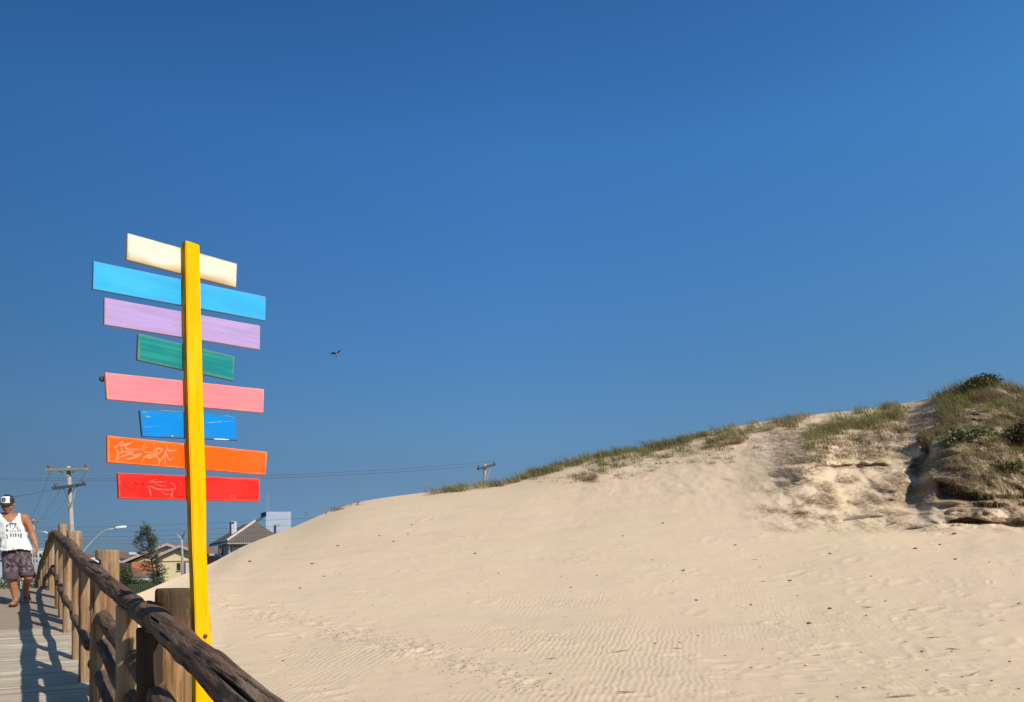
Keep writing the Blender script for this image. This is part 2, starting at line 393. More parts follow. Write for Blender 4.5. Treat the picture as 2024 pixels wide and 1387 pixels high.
dune = bpy.data.objects.new('sand_dune', me); COL.objects.link(dune); tag(dune, kind='structure')

# ------------------------------------------------------------------ boardwalk
U = Vector((-.547, .837, 0)).normalized(); V = Vector((U.y, -U.x, 0))   # along the walk, and outwards (to the right)
SL = .0709; CL = .63
S_TOP = 15.9
def deckz(s): return SL * s if s < S_TOP else SL * S_TOP - .10 * (s - S_TOP) - .004 * min(s - S_TOP, 8) ** 2
def line_d(px): return CL / (.6535 + (px - CX) / FPX)
V0 = Vector((CL, 0, 0)).dot(V)                                         # distance of the rail line from the camera
def W_(s, v, hgt): return U * s + V * v + Vector((0, 0, deckz(s) + hgt))
def s_of(d):                                                          # point of the rail line at depth d
    p = Vector((CL - .6535 * d, d, 0)); return p.dot(U)
m_plank = mat('weathered_plank', (.56, .475, .36), (.27, .215, .155), 2.2, .85, .6, 14, (.35, 12, 9), lo=.36, hi=.66)
m_plank2 = mat('worn_tan_plank', (.32, .25, .175), (.25, .195, .135), 3, .85, .3, 14, (.5, 9, 9))
ang = math.atan2(V.y, V.x)
mb = MB(); mb2 = MB(); s = -3.0
inv = Matrix.Rotation(-ang, 3, 'Z')
while s < 27:
    w = .17 + random.uniform(-.015, .015)
    t = mb2 if 10.9 < s < S_TOP else mb
    gap = .006 if 10.9 < s < S_TOP else random.uniform(.010, .020)
    jz = random.uniform(-.004, .004) if t is mb else random.uniform(-.001, .001)
    e = random.uniform(-.02, .02)
    a0, a1 = s, s + w - gap
    pts = [W_(a0, V0 - 2.6 + e, jz), W_(a1, V0 - 2.6 + e, jz + random.uniform(-.002, .002)), W_(a1, V0 + .16 + e, jz), W_(a0, V0 + .16 + e, jz)]
    t.slab([inv @ p for p in pts][::-1], (0, 0, -.04)); s += w
dk = mb.build('boardwalk', m_plank); dk.rotation_euler = (0, 0, ang); tag(dk, kind='structure')
dk2 = mb2.build('boardwalk_landing', m_plank2); dk2.rotation_euler = (0, 0, ang); tag(dk2, kind='structure')
mb = MB()
for v in (V0 - 2.4, V0 - 1.2, V0 - .02):
    for a, b_ in ((-3, 5), (5, 10), (10, S_TOP), (S_TOP, 19), (19, 23), (23, 27)):
        p0, p1 = W_(a, v, -.06), W_(b_, v, -.06)
        mb.slab([p0 - V * .05, p0 + V * .05, p1 + V * .05, p1 - V * .05], (0, 0, -.18))
bj = mb.build('boardwalk_joists', m_plank); tag(bj, kind='structure')

# ------------------------------------------------------------------ log railing
def wood(name, c1, c2, c3, rough=.8, crack=.5, sheen=.2, top=None, split=None):
    m = bpy.data.materials.new(name); m.use_nodes = True
    n, l = m.node_tree.nodes, m.node_tree.links; b = n['Principled BSDF']; b.inputs['Roughness'].default_value = rough; b.inputs['Specular IOR Level'].default_value = sheen
    tc = n.new('ShaderNodeTexCoord'); oi = n.new('ShaderNodeObjectInfo')
    cb = n.new('ShaderNodeCombineXYZ'); ml = n.new('ShaderNodeMath'); ml.operation = 'MULTIPLY'; ml.inputs[1].default_value = 53
    l.new(oi.outputs['Random'], ml.inputs[0]); l.new(ml.outputs[0], cb.inputs[2]); l.new(ml.outputs[0], cb.inputs[0])
    va = n.new('ShaderNodeVectorMath'); l.new(tc.outputs['Object'], va.inputs[0]); l.new(cb.outputs[0], va.inputs[1])
    def nz(sc, det, st):
        mp = n.new('ShaderNodeMapping'); mp.inputs['Scale'].default_value = st; l.new(va.outputs[0], mp.inputs[0])
        t = n.new('ShaderNodeTexNoise'); t.inputs['Scale'].default_value = sc; t.inputs['Detail'].default_value = det; t.inputs['Roughness'].default_value = .65
        l.new(mp.outputs[0], t.inputs['Vector']); return t.outputs[0]
    def mr(v, lo, hi):
        t = n.new('ShaderNodeMapRange'); t.inputs[1].default_value = lo; t.inputs[2].default_value = hi; l.new(v, t.inputs[0]); return t.outputs[0]
    def mx(a, b_, f):
        t = n.new('ShaderNodeMix'); t.data_type = 'RGBA'
        for sk, v in ((t.inputs[6], a), (t.inputs[7], b_), (t.inputs[0], f)):
            if isinstance(v, tuple): sk.default_value = (*v, 1)
            else: l.new(v, sk)
        return t.outputs[2]
    fib = nz(30, 6, (1, 1, .045)); pat = nz(4, 5, (1, 1, .5)); fine = nz(70, 4, (1, 1, .12))
    c = mx(c1, c2, mr(fib, .38, .64)); c = mx(c, c3, mr(pat, .52, .72))
    if split:
        c = mx(c, split, mr(nz(15, 4, (1, 1, .07)), .60, .66)); c = mx(c, (.24, .20, .145), mr(nz(13, 6, (1, 1, .35)), .66, .74))
    if top:                                                            # dark, mossy weathered head of the post
        sx = n.new('ShaderNodeSeparateXYZ'); l.new(tc.outputs['Object'], sx.inputs[0])
        ad0 = n.new('ShaderNodeMath'); ad0.operation = 'MULTIPLY_ADD'; l.new(pat, ad0.inputs[0]); ad0.inputs[1].default_value = .25; l.new(sx.outputs[2], ad0.inputs[2])
        hd = mx((.085, .052, .026), (.055, .036, .02), mr(fib, .4, .62)); hd = mx(hd, (.12, .115, .03), mr(nz(11, 3, (1, 1, .8)), .60, .70))
        c = mx(c, hd, mr(ad0.outputs[0], top + .02, top + .17))
    l.new(c, b.inputs['Base Color'])
    ad = n.new('ShaderNodeMath'); ad.operation = 'ADD'; l.new(fib, ad.inputs[0]); l.new(fine, ad.inputs[1])
    bp = n.new('ShaderNodeBump'); bp.inputs['Strength'].default_value = crack; bp.inputs['Distance'].default_value = .012
    l.new(ad.outputs[0], bp.inputs['Height']); l.new(bp.outputs[0], b.inputs['Normal'])
    return m
m_rail = wood('grey_weathered_log', (.175, .110, .070), (.066, .040, .026), (.21, .16, .11), .85, 1.0, split=(.018, .012, .009))
m_post = wood('peeled_pine_post', (.36, .24, .13), (.15, .07, .03), (.35, .26, .165), .8, .7)
m_postd = wood('mossy_brown_post', (.33, .19, .085), (.11, .045, .02), (.34, .25, .15), .75, .8, top=1.93)

def log(name, p0, p1, r0, r1, m, parent, seg=24, ns=30, wob=.01, rough=.06, cracks=0, notch=None, seed=0, end=.88, sag=0.0):
    p0, p1 = Vector(p0), Vector(p1); L = (p1 - p0).length
    rq = (p1 - p0).to_track_quat('Z', 'Y')
    rs = np.random.RandomState(seed + 5)
    th = np.linspace(0, 2 * math.pi, seg, endpoint=False)
    t = np.linspace(0, 1, ns)
    Tg, Hg = np.meshgrid(t, th, indexing='ij')
    zz = Tg * L
    rad = r0 + (r1 - r0) * Tg
    rad = rad * (1 + rough * 1.3 * pn(np.cos(Hg) * .9 + seed * 3.1, np.sin(Hg) * .9, zz * 3.2 + seed) + rough * pn(np.cos(Hg) * 2.2, np.sin(Hg) * 2.2 + seed, zz * 6))
    ox = wob * (pn(t * L * .9 + seed * 1.7, .5, .3) * 2)[:, None]; oy = wob * (pn(t * L * .9 + seed * 2.3, 4.5, 1.3) * 2)[:, None] + sag * (4 * t * (1 - t))[:, None]
    for _ in range(cracks):
        a0 = rs.uniform(0, 2 * math.pi); zc = rs.uniform(.04, .96) * L; ln = rs.uniform(.10, .34); tw = rs.uniform(-.9, -.2)
        wd = rs.uniform(.06, .13) * .065 / r0; dp = rs.uniform(.014, .034) * min(1, r0 / .06)
        da = (Hg - a0 - tw * (zz - zc) + math.pi) % (2 * math.pi) - math.pi
        prof = np.clip(1 - ((zz - zc) / ln) ** 2, 0, 1)
        wloc = wd * prof + 1e-6
        rad = rad - dp * prof * np.clip(1 - (np.abs(da) / wloc) ** 2, 0, 1)
    x = rad * np.cos(Hg) + ox; y = rad * np.sin(Hg) + oy
    v = np.stack([x, y, zz], -1)
    if notch:                                                          # (direction angle in world xy, z0, z1, keep)
        an, z0, z1, keep = notch
        nd = rq.inverted() @ Vector((math.cos(an), math.sin(an), 0))
        dd = v[..., 0] * nd.x + v[..., 1] * nd.y
        mk = (zz > z0) & (zz < z1)
        ex = np.where(mk, np.maximum(dd - keep, 0), 0)
        v[..., 0] -= ex * nd.x; v[..., 1] -= ex * nd.y
    verts = v.reshape(-1, 3).tolist(); faces = []
    for i in range(ns - 1):
        for j in range(seg):
            j2 = (j + 1) % seg; faces.append((i * seg + j, i * seg + j2, (i + 1) * seg + j2, (i + 1) * seg + j))
    for side, i in ((0, 0), (1, ns - 1)):
        off = -.012 if side == 0 else .012
        k = len(verts); ctr = v[i].mean(0)
        ring = ctr + (v[i] - ctr) * end; ring[:, 2] += off
        verts += ring.tolist(); verts.append([ctr[0], ctr[1], ctr[2] + off * 1.15])
        for j in range(seg):
            j2 = (j + 1) % seg
            f1 = (i * seg + j, i * seg + j2, k + j2, k + j); f2 = (k + j, k + j2, k + seg)
            faces += [f1[::-1], f2[::-1]] if side == 0 else [f1, f2]
    o = mesh_obj(name, verts, faces, m, parent, True)
    o.location = p0; o.rotation_mode = 'QUATERNION'; o.rotation_quaternion = rq
    return o

rl = thing('log_railing', 'rustic railing of grey logs on round wooden posts along the boardwalk', 'railing')
def rp(d, v, hgt): return W_(s_of(d), V0 + v, hgt)
RH = 1.6 - .555
aV = math.atan2(-V.y, -V.x)
# tall posts (photo px, diameter)
tall = [(345, .170, m_postd), (212, .185, m_post), (147, .175, m_post), (123.5, .13, m_post)]
for i, (px, dia, mm) in enumerate(tall):
    off = .095
    # solve depth so that the post centre falls on px
    lo, hi = .7, 30
    for _ in range(50):
        mid = (lo + hi) / 2; p = rp(mid, off, 0)
        if CX + FPX * p.x / p.y < px: hi = mid
        else: lo = mid
    ztop = 1.19
    log('post', rp(mid, off, -.9), rp(mid, off, ztop), dia / 2, dia / 2 * .97, mm, rl, 40 if i < 2 else 20, 130 if i < 2 else 30, .004, .035, 10 if i < 2 else 0,
        (aV, .9 + RH - .10, .9 + RH + .066, .055) if i < 2 else None, seed=20 + i, end=.93)
    tall[i] = mid
for i, d in enumerate((.55, -2.0)):
    log('post', rp(d, .095, -.9), rp(d, .095, 1.19), .085, .083, m_postd, rl, 20, 30, .004, .03, 0, seed=40 + i)
m_postk = wood('shade_dark_post', (.055, .033, .02), (.03, .019, .013), (.075, .05, .03), .8, .7)  # shade painted into the wood colour of one inner post
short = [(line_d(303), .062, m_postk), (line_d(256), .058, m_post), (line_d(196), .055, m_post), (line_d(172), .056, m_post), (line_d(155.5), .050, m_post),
         (line_d(135), .052, m_post), (line_d(124), .045, m_post), (line_d(117), .05, m_post), (13.3, .05, m_post), (14.6, .05, m_post), (16.2, .05, m_post), (17.8, .05, m_post), (19.5, .05, m_post), (2.2, .055, m_postd), (1.2, .055, m_postd)]
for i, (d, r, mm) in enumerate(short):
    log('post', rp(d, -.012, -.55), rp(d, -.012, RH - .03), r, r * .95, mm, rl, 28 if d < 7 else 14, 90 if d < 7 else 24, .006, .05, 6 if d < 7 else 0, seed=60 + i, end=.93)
# rails, one log per bay, overlapping at the tall posts
A, B, D, E = tall
def rail(name, d0, d1, h0, h1, r0, r1, seg, ns, cr, seed, v0=.0, v1=.0, wob=.012, rough=.10, m=m_rail):
    return log(name, rp(d0, v0, h0), rp(d1, v1, h1), r0, r1, m, rl, seg, ns, wob, rough, cr, seed=seed, end=.8)
rail('top_rail', A + .12, -1.2, RH + .036, RH - .006, .055, .066, 160, 760, 90, 1, .0, .0, .012, .13)
rail('top_rail', B + .15, A - .10, RH - .012, RH + .012, .058, .050, 110, 360, 44, 2, .0, -.015, .012, .14)
rail('top_rail', D + .2, B - .15, RH - .0, RH - .02, .065, .062, 40, 120, 10, 3, .0, 0, .03, .10)
rail('top_rail', E + .35, D - .15, RH + .0, RH - .0, .062, .060, 24, 50, 0, 4, .01, 0, .03, .10)
rail('top_rail', 17.6, E + .3, RH - .03, RH + .0, .062, .062, 20, 40, 0, 5, -.02, .01, .02, .08)
rail('top_rail', 22, 17.5, RH - .03, RH - .03, .062, .062, 16, 30, 0, 6, -.02, -.02, .02, .08)
for k, (hh, rr) in enumerate(((1.6 - .875, .052), (1.6 - 1.09, .050), (1.6 - 1.33, .052))):
    rail('lower_rail', B + .06, A - .05, hh, hh + .01, rr, rr * 1.1, 48, 160, 9, 10 + k, .012, .012, .012, .10, m_rail)
    rail('lower_rail', A + .05, -1.2, hh - .01, hh, rr, rr, 24, 60, 0, 14 + k, .012, .012)
for k, (d0, d1, h0, h1) in enumerate(((D + .2, B - .02, .44, .41), (E + .35, D + .1, .46, .44), (17.6, E + .25, .42, .50), (22, 17.5, .42, .42))):
    rail('lower_rail', d0, d1, h0, h1, .040, .036, 20, 60, 0, 20 + k, -.03, -.03, .035, .08)
rail('lower_rail', 17.6, 14.5, .12, .16, .036, .036, 12, 30, 0, 30, -.03, -.03, .02, .08)

# ------------------------------------------------------------------ signpost
SF = Vector((math.sin(R(39)), math.cos(R(39)), 0)).normalized()     # direction along the boards
SN0 = Vector((-SF.y, SF.x, 0))                                          # away from the camera
pb = P(406, 1290, 3.16); ptp = P(380, 473, 3.16)
axis = (ptp - pb).normalized()
SN = SF.cross(axis).normalized()
if SN.dot(SN0) < 0: SN = -SN
PW, PD = .064, .040
sp = thing('signpost', 'yellow wooden signpost carrying eight blank painted boards behind the log railing', 'signpost', pb - Vector((0, 0, 1.5)))
def sploc(p): return Vector(p) - sp.location

def paint_wood(name, col, hx, hz, wear=(.40, .33, .2), wearw=.009, streak=.7, stain=None, c2=None, rough=.6, vert=False):
    m = bpy.data.materials.new(name); m.use_nodes = True
    n, l = m.node_tree.nodes, m.node_tree.links; b = n['Principled BSDF']; b.inputs['Roughness'].default_value = rough; b.inputs['Specular IOR Level'].default_value = .06
    tc = n.new('ShaderNodeTexCoord'); sx = n.new('ShaderNodeSeparateXYZ'); l.new(tc.outputs['Object'], sx.inputs[0])
    def M(op, a, b_=0.0, cl=False):
        t = n.new('ShaderNodeMath'); t.operation = op; t.use_clamp = cl
        for sk, v in ((t.inputs[0], a), (t.inputs[1], b_)):
            if isinstance(v, (int, float)): sk.default_value = v
            else: l.new(v, sk)
        return t.outputs[0]
    def nz(sc, det, st):
        mp = n.new('ShaderNodeMapping'); mp.inputs['Scale'].default_value = st if not vert else (st[2], st[2], st[0]); mp.inputs['Location'].default_value = (hx * 37 % 5, hz * 91 % 7, hx * 53 % 3); l.new(tc.outputs['Object'], mp.inputs[0])
        t = n.new('ShaderNodeTexNoise'); t.inputs['Scale'].default_value = sc; t.inputs['Detail'].default_value = det; l.new(mp.outputs[0], t.inputs['Vector']); return t.outputs[0]
    def mr(v, lo, hi):
        t = n.new('ShaderNodeMapRange'); t.inputs[1].default_value = lo; t.inputs[2].default_value = hi; l.new(v, t.inputs[0]); return t.outputs[0]
    def mx(a, b_, f):
        t = n.new('ShaderNodeMix'); t.data_type = 'RGBA'
        for sk, v in ((t.inputs[6], a), (t.inputs[7], b_), (t.inputs[0], f)):
            if isinstance(v, tuple): sk.default_value = (*v, 1)
            else: l.new(v, sk)
        return t.outputs[2]
    c2 = c2 or tuple(min(1, v * .78 + .01) for v in col)
    st = nz(9, 5, (.5, 1, 6)); c = mx(col, c2, M('MULTIPLY', mr(st, .42, .7), streak))
    c3 = tuple(min(1, v * 1.15 + .02) for v in col); c = mx(c, c3, M('MULTIPLY', mr(nz(3, 3, (1, 1, 2)), .5, .7), .5))
    if hx:
        ex = M('SUBTRACT', hx, M('ABSOLUTE', sx.outputs[0])); ez = M('SUBTRACT', hz, M('ABSOLUTE', sx.outputs[2]))
        e = M('MINIMUM', ex, ez)
        e = M('ADD', e, M('MULTIPLY', M('SUBTRACT', nz(40, 4, (.4, 1, 1)), .5), wearw * 2.2))
        t = n.new('ShaderNodeMapRange'); t.inputs[1].default_value = wearw; t.inputs[2].default_value = 0; l.new(e, t.inputs[0])
        c = mx(c, wear, M('MULTIPLY', t.outputs[0], .8))
        if stain:
            zz = M('ADD', M('DIVIDE', sx.outputs[2], hz), M('MULTIPLY', M('SUBTRACT', nz(10, 4, (.6, 1, 1)), .5), 1.1))
            c = mx(c, stain, M('MULTIPLY', mr(zz, -.25, -1.0), .9))
        chip = nz(30, 4, (.35, 1, 1.6)); c = mx(c, wear, M('MULTIPLY', mr(chip, .70, .76), .7))
    l.new(c, b.inputs['Base Color'])
    bp = n.new('ShaderNodeBump'); bp.inputs['Strength'].default_value = .25; bp.inputs['Distance'].default_value = .004
    l.new(nz(14, 5, (.4, 1, 9)), bp.inputs['Height']); l.new(bp.outputs[0], b.inputs['Normal'])
    return m

def onplane(px, py, p0, nn):
    r = P(px, py, 1.0) - Vector((0, 0, EYE)); o_ = Vector((0, 0, EYE))
    return o_ + r * ((p0 - o_).dot(nn) / r.dot(nn))

# pole: measured left/right edges of its front face
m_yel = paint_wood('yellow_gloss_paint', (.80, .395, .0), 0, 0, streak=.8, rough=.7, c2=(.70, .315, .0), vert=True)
m_yels = paint_wood('shaded_weathered_yellow_side', (.50, .30, .006), 0, 0, streak=1.0, c2=(.12, .10, .015), rough=.7, vert=True)  # shade of side and back put into a darker yellow, with weathered streaks
fp = pb - SN * (PD / 2)
edge = [(1500, 386, 424), (1387, 388, 421), (1300, 388, 420), (1240, 386.5, 417), (1200, 385.5, 413.5), (1140, 383.5, 411.5), (1075, 380.5, 408.5), (1040, 379.5, 408.5), (960, 377.5, 408), (850, 374, 404), (700, 370.5, 400), (600, 368.8, 397.5), (474, 367.2, 395.2)]
vs_, fs_ = [], []
nE = len(edge)
for k, (y, a, b_) in enumerate(edge):
    ye = y + (6 if k == nE - 1 else 2)
    p1, p2 = onplane(a, y, fp, SN), onplane(b_, ye if k == nE - 1 else y, fp, SN)
    p2.z = p1.z
    vs_ += [sploc(x) for x in (p1, p2, p2 + SN * PD, p1 + SN * PD)]
for k in range(nE - 1):
    for j in range(4):
        j2 = (j + 1) % 4; fs_.append((k * 4 + j, k * 4 + j2, (k + 1) * 4 + j2, (k + 1) * 4 + j))
fs_ += [(3, 2, 1, 0), tuple((nE - 1) * 4 + j for j in range(4))]
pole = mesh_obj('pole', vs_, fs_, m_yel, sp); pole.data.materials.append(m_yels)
bmx = bmesh.new(); bmx.from_mesh(pole.data); bmesh.ops.recalc_face_normals(bmx, faces=bmx.faces)
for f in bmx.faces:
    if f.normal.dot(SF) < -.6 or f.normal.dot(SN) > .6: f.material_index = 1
bmesh.ops.bevel(bmx, geom=[e for e in bmx.edges if len(e.link_faces) == 2 and e.calc_face_angle(0) > .8], offset=.0035, segments=2, affect='EDGES', material=0)
bmx.to_mesh(pole.data); bmx.free()
m_rust = mat('rusty_bolt', (.06, .03, .02), (.12, .05, .025), 60, .7)
for (bx, by) in ((405, 1257),):
    q = sploc(onplane(bx, by, fp, SN)); mb = MB(); mb.tube([q + SN * .002, q - SN * .006, q - SN * .008], [.0085, .0085, .005], 12); mb.build('bolt', m_rust, sp, True)

bp0 = pb + SN * (PD / 2 + .0015)
m_pst = mat('brown_paint_run', (.60, .26, .01), (.72, .33, .005), 60, .7)
z6 = lambda pts: [(280 + x / 5.19, 1120 + y / 5.19) for x, y in pts]
chalk = {}
def stroke_mesh(name, polys, p0, nn, board, m, off=.0012):
    mb = MB(); inv = board.matrix_basis.inverted()
    for pts, w in polys:
        w3 = [onplane(x, y, p0 - nn * off, nn) for x, y in pts]
        # resample with a smooth curve
        sm = []
        for i in range(len(w3) - 1):
            a = w3[max(i - 1, 0)]; b_ = w3[i]; c_ = w3[i + 1]; d_ = w3[min(i + 2, len(w3) - 1)]
            for t in np.linspace(0, 1, 5, endpoint=False):
                sm.append(.5 * ((2 * b_) + (c_ - a) * t + (2 * a - 5 * b_ + 4 * c_ - d_) * t * t + (3 * b_ - a - 3 * c_ + d_) * t ** 3))
        sm.append(w3[-1]); k = len(mb.v); N = len(sm)
        for i, p in enumerate(sm):
            t = (sm[min(i + 1, N - 1)] - sm[max(i - 1, 0)]).normalized(); sd = t.cross(nn).normalized()
            ww = w * .5 * (.35 + .65 * math.sin(math.pi * min(max((i + .6) / N, 0), 1))) * random.uniform(.75, 1.2)
            mb.v += [inv @ (p - sp.location + sd * ww), inv @ (p - sp.location - sd * ww)]
        for i in range(N - 1): mb.f.append((k + 2 * i, k + 2 * i + 1, k + 2 * i + 3, k + 2 * i + 2))
    return mb.build(name, m, board)

boards = [
 ('white', [(252.5, 460), (469, 521), (467, 568.5), (250.5, 513)], (.61, .58, .46), dict(stain=(.40, .25, .10), wear=(.45, .33, .18), c2=(.78, .70, .50)), 'cream white board with brown stained lower edge'),
 ('sky_blue', [(185.5, 515.5), (525.5, 586), (525, 633.5), (183.5, 571)], (.035, .35, .76), dict(wear=(.12, .28, .34)), 'long sky blue board with worn ends'),
 ('lilac', [(207, 587.5), (514.5, 643.5), (514, 691), (206, 641.5)], (.38, .27, .50), dict(wear=(.40, .26, .26)), 'lilac painted board'),
 ('green', [(274, 658.5), (464.5, 704), (461.5, 752.5), (271.5, 711)], (.010, .175, .170), dict(wear=(.15, .20, .12), c2=(.025, .27, .22), streak=.8), 'short teal green board'),
 ('pink', [(208, 735.5), (522, 769), (521, 815.5), (211.5, 789)], (.80, .20, .22), dict(wear=(.60, .28, .20)), 'salmon pink board'),
 ('blue', [(276.5, 810), (468.5, 818.5), (470, 870.5), (281.5, 862.5)], (.002, .20, .58), dict(wear=(.05, .13, .20), wearw=.014), 'short bright blue board with scuffed corners'),
 ('orange', [(212.5, 860.5), (528.5, 893), (525.5, 938.5), (212.5, 913.5)], (.80, .10, .006), dict(wear=(.80, .22, .08)), 'orange board with pale chalk scribbles'),
 ('red', [(233, 934), (514, 946), (512, 991.5), (235, 985)], (.78, .015, .010), dict(wear=(.65, .08, .05)), 'red board with black scrawl and chalk marks'),
]
TH = .016
bo = {}
for nm, qd, colr, kw, lab in boards:
    c3 = [onplane(x, y, bp0, SN) for x, y in qd]
    ctr = sum(c3, Vector()) / 4
    xax = ((c3[1] + c3[2]) - (c3[0] + c3[3])).normalized(); yax = SN; zax = xax.cross(yax).normalized()
    Mx = Matrix((xax, yax, zax)).transposed().to_4x4(); Mx.translation = ctr - sp.location
    inv = Mx.inverted()
    f2 = [inv @ (p - sp.location) for p in c3]
    hx = (abs(f2[0].x) + abs(f2[1].x) + abs(f2[2].x) + abs(f2[3].x)) / 4; hz = sum(abs(p.z) for p in f2) / 4
    bm = bmesh.new()
    fr_ = [bm.verts.new(p) for p in f2]; bk = [bm.verts.new(p + Vector((0, TH, 0))) for p in f2]
    bm.faces.new(fr_); bm.faces.new(bk[::-1])
    for i in range(4): bm.faces.new((fr_[i], fr_[(i + 1) % 4], bk[(i + 1) % 4], bk[i]))
    bmesh.ops.subdivide_edges(bm, edges=[e for e in bm.edges if e.calc_length() > .3], cuts=18, use_grid_fill=True)
    for v in bm.verts:
        v.co.z += .0016 * float(pn(v.co.x * 7, hz * 31 + v.co.z * 3, .5)); v.co.x += .002 * float(pn(v.co.z * 30, v.co.x * 3, 2.5 + hz))
    bmesh.ops.recalc_face_normals(bm, faces=bm.faces)
    bmesh.ops.bevel(bm, geom=[e for e in bm.edges if len(e.link_faces) == 2 and e.calc_face_angle(0) > .8], offset=.002, segments=1, affect='EDGES')
    o = bm_obj('board', bm, paint_wood(nm + '_board_paint', colr, hx, hz, **kw), sp); o.matrix_basis = Mx; o['label'] = lab; bo[nm] = o

zo = lambda pts: [(200 + x / 9.906, 855 + y / 9.906) for x, y in pts]
z4 = lambda pts: [(160 + x * .2163, 720 + y * .2163) for x, y in pts]
m_ch1 = mat('faded_chalk', (.84, .27, .14), (.80, .15, .04), 45, .9)
m_ch2 = mat('faded_chalk_on_red', (.82, .12, .09), (.78, .05, .04), 45, .9)
m_blk = mat('black_marker', (.10, .012, .008), (.28, .012, .010), 90, .6)
m_scf = mat('bare_scuff', (.20, .30, .34), (.06, .24, .46), 60, .8)
m_wch = mat('white_chip', (.8, .8, .82), (.6, .65, .75), 90, .8)
w1 = .0075
stroke_mesh('graffiti', [(zo(a), w) for a, w in [
    ([(245, 300), (330, 250), (420, 175), (380, 250), (500, 220), (640, 170)], .008), ([(330, 260), (400, 215), (420, 200)], .009),
    ([(280, 310), (330, 400), (310, 500), (300, 560)], w1), ([(330, 400), (430, 380), (400, 330), (400, 250)], w1), ([(400, 330), (430, 370), (640, 370), (500, 430), (380, 480), (320, 540)], w1),
    ([(640, 170), (480, 260), (520, 320), (700, 325), (860, 320)], w1), ([(850, 210), (800, 350), (910, 275), (820, 370), (1010, 390)], .006),
    ([(590, 430), (680, 440), (760, 425), (800, 400)], w1), ([(470, 520), (600, 500), (770, 450)], w1), ([(1030, 210), (1035, 400), (1090, 390), (1070, 320), (1200, 320), (1100, 440)], w1),
    ([(790, 570), (850, 480), (980, 430), (1090, 465), (1140, 560), (1110, 650)], w1), ([(1280, 250), (1255, 420), (1245, 640)], .006), ([(1285, 250), (1310, 340), (1390, 355), (1480, 330)], w1),
    ([(1150, 560), (1200, 500), (1270, 410), (1330, 540), (1420, 470)], w1), ([(900, 490), (1000, 480), (1060, 470)], w1)]], bp0, SN, bo['orange'], m_ch1)
stroke_mesh('graffiti', [(zo(a), w) for a, w in [
    ([(1080, 905), (1000, 945), (930, 965), (1100, 965), (1280, 960)], w1), ([(890, 1060), (1000, 1055), (1060, 1095), (1230, 1115), (1400, 1110), (1450, 1060), (1400, 995), (1350, 985)], w1),
    ([(940, 1080), (960, 1160), (975, 1250)], w1), ([(1410, 1120), (1385, 1200), (1370, 1270)], w1), ([(1560, 960), (1560, 1010), (1600, 1050)], .004), ([(1030, 1005), (1140, 1030), (1280, 1045)], .004), ([(1180, 1150), (1230, 1200), (1380, 1210)], .004)]], bp0, SN, bo['red'], m_ch2)
stroke_mesh('chalk_mark', [(z4([(1365, 1215), (1380, 1195), (1410, 1205), (1400, 1225), (1370, 1220), (1395, 1225), (1402, 1245)]), .004)], bp0, SN, bo['red'], m_ch2)
k_ = .0022
stroke_mesh('black_scrawl', [(zo(a), k_) for a in [
    [(520, 930), (490, 915), (460, 950), (465, 1005), (500, 1020), (530, 1000)], [(525, 925), (535, 1000)], [(570, 950), (575, 985)], [(665, 955), (690, 1000), (705, 1035)], [(740, 965), (755, 1010), (765, 1040)], [(800, 980), (825, 1020)], [(815, 985), (850, 1040)],
    [(465, 1040), (500, 1065), (520, 1090)], [(540, 1045), (565, 1090), (555, 1125), (580, 1145)], [(625, 1065), (635, 1095), (630, 1125)], [(700, 1060), (705, 1120)], [(690, 960), (670, 1000)], [(640, 990), (660, 1020)]]], bp0, SN, bo['red'], m_blk, .0016)
for a, w in [([(565, 432), (590, 438), (612, 445)], .004), ([(585, 472), (620, 480), (640, 478)], .006), ([(700, 428), (800, 424), (940, 436)], .003), ([(1140, 537), (1220, 528), (1295, 524)], .005), ([(1290, 522), (1400, 520)], .0025), ([(560, 570), (640, 572), (700, 570)], .002), ([(1300, 470), (1360, 475), (1400, 500)], .003)]: stroke_mesh('scuff', [(z4(a), w)], bp0, SN, bo['blue'], m_scf)
for a in ([(1215, 681), (1290, 684), (1355, 688)], [(830, 655), (840, 652)]): stroke_mesh('chipped_paint', [(z4(a), .0045)], bp0, SN, bo['blue'], m_wch)
for a, w in (([(652, 350), (656, 400), (658, 450), (662, 500)], .004), ([(655, 700), (652, 740), (660, 770)], .006), ([(700, 460), (712, 600), (716, 690)], .003)): stroke_mesh('paint_run', [(z6(a), w)], fp, SN, pole, m_pst, .0008)
# small green leaf-like peg poking out behind the pink board
mb = MB(); q0 = sploc(onplane(214, 750, bp0 + SN * .03, SN)); q1 = sploc(onplane(196, 748.5, bp0 + SN * .03, SN))
mb.tube([q0, q0.lerp(q1, .35), q0.lerp(q1, .6), q0.lerp(q1, .85), q1], [.004, .006, .011, .010, .003], 10); mb.build('peg', mat('dark_green_peg', (.03, .05, .02), (.06, .07, .03), 80, .6), sp, True)

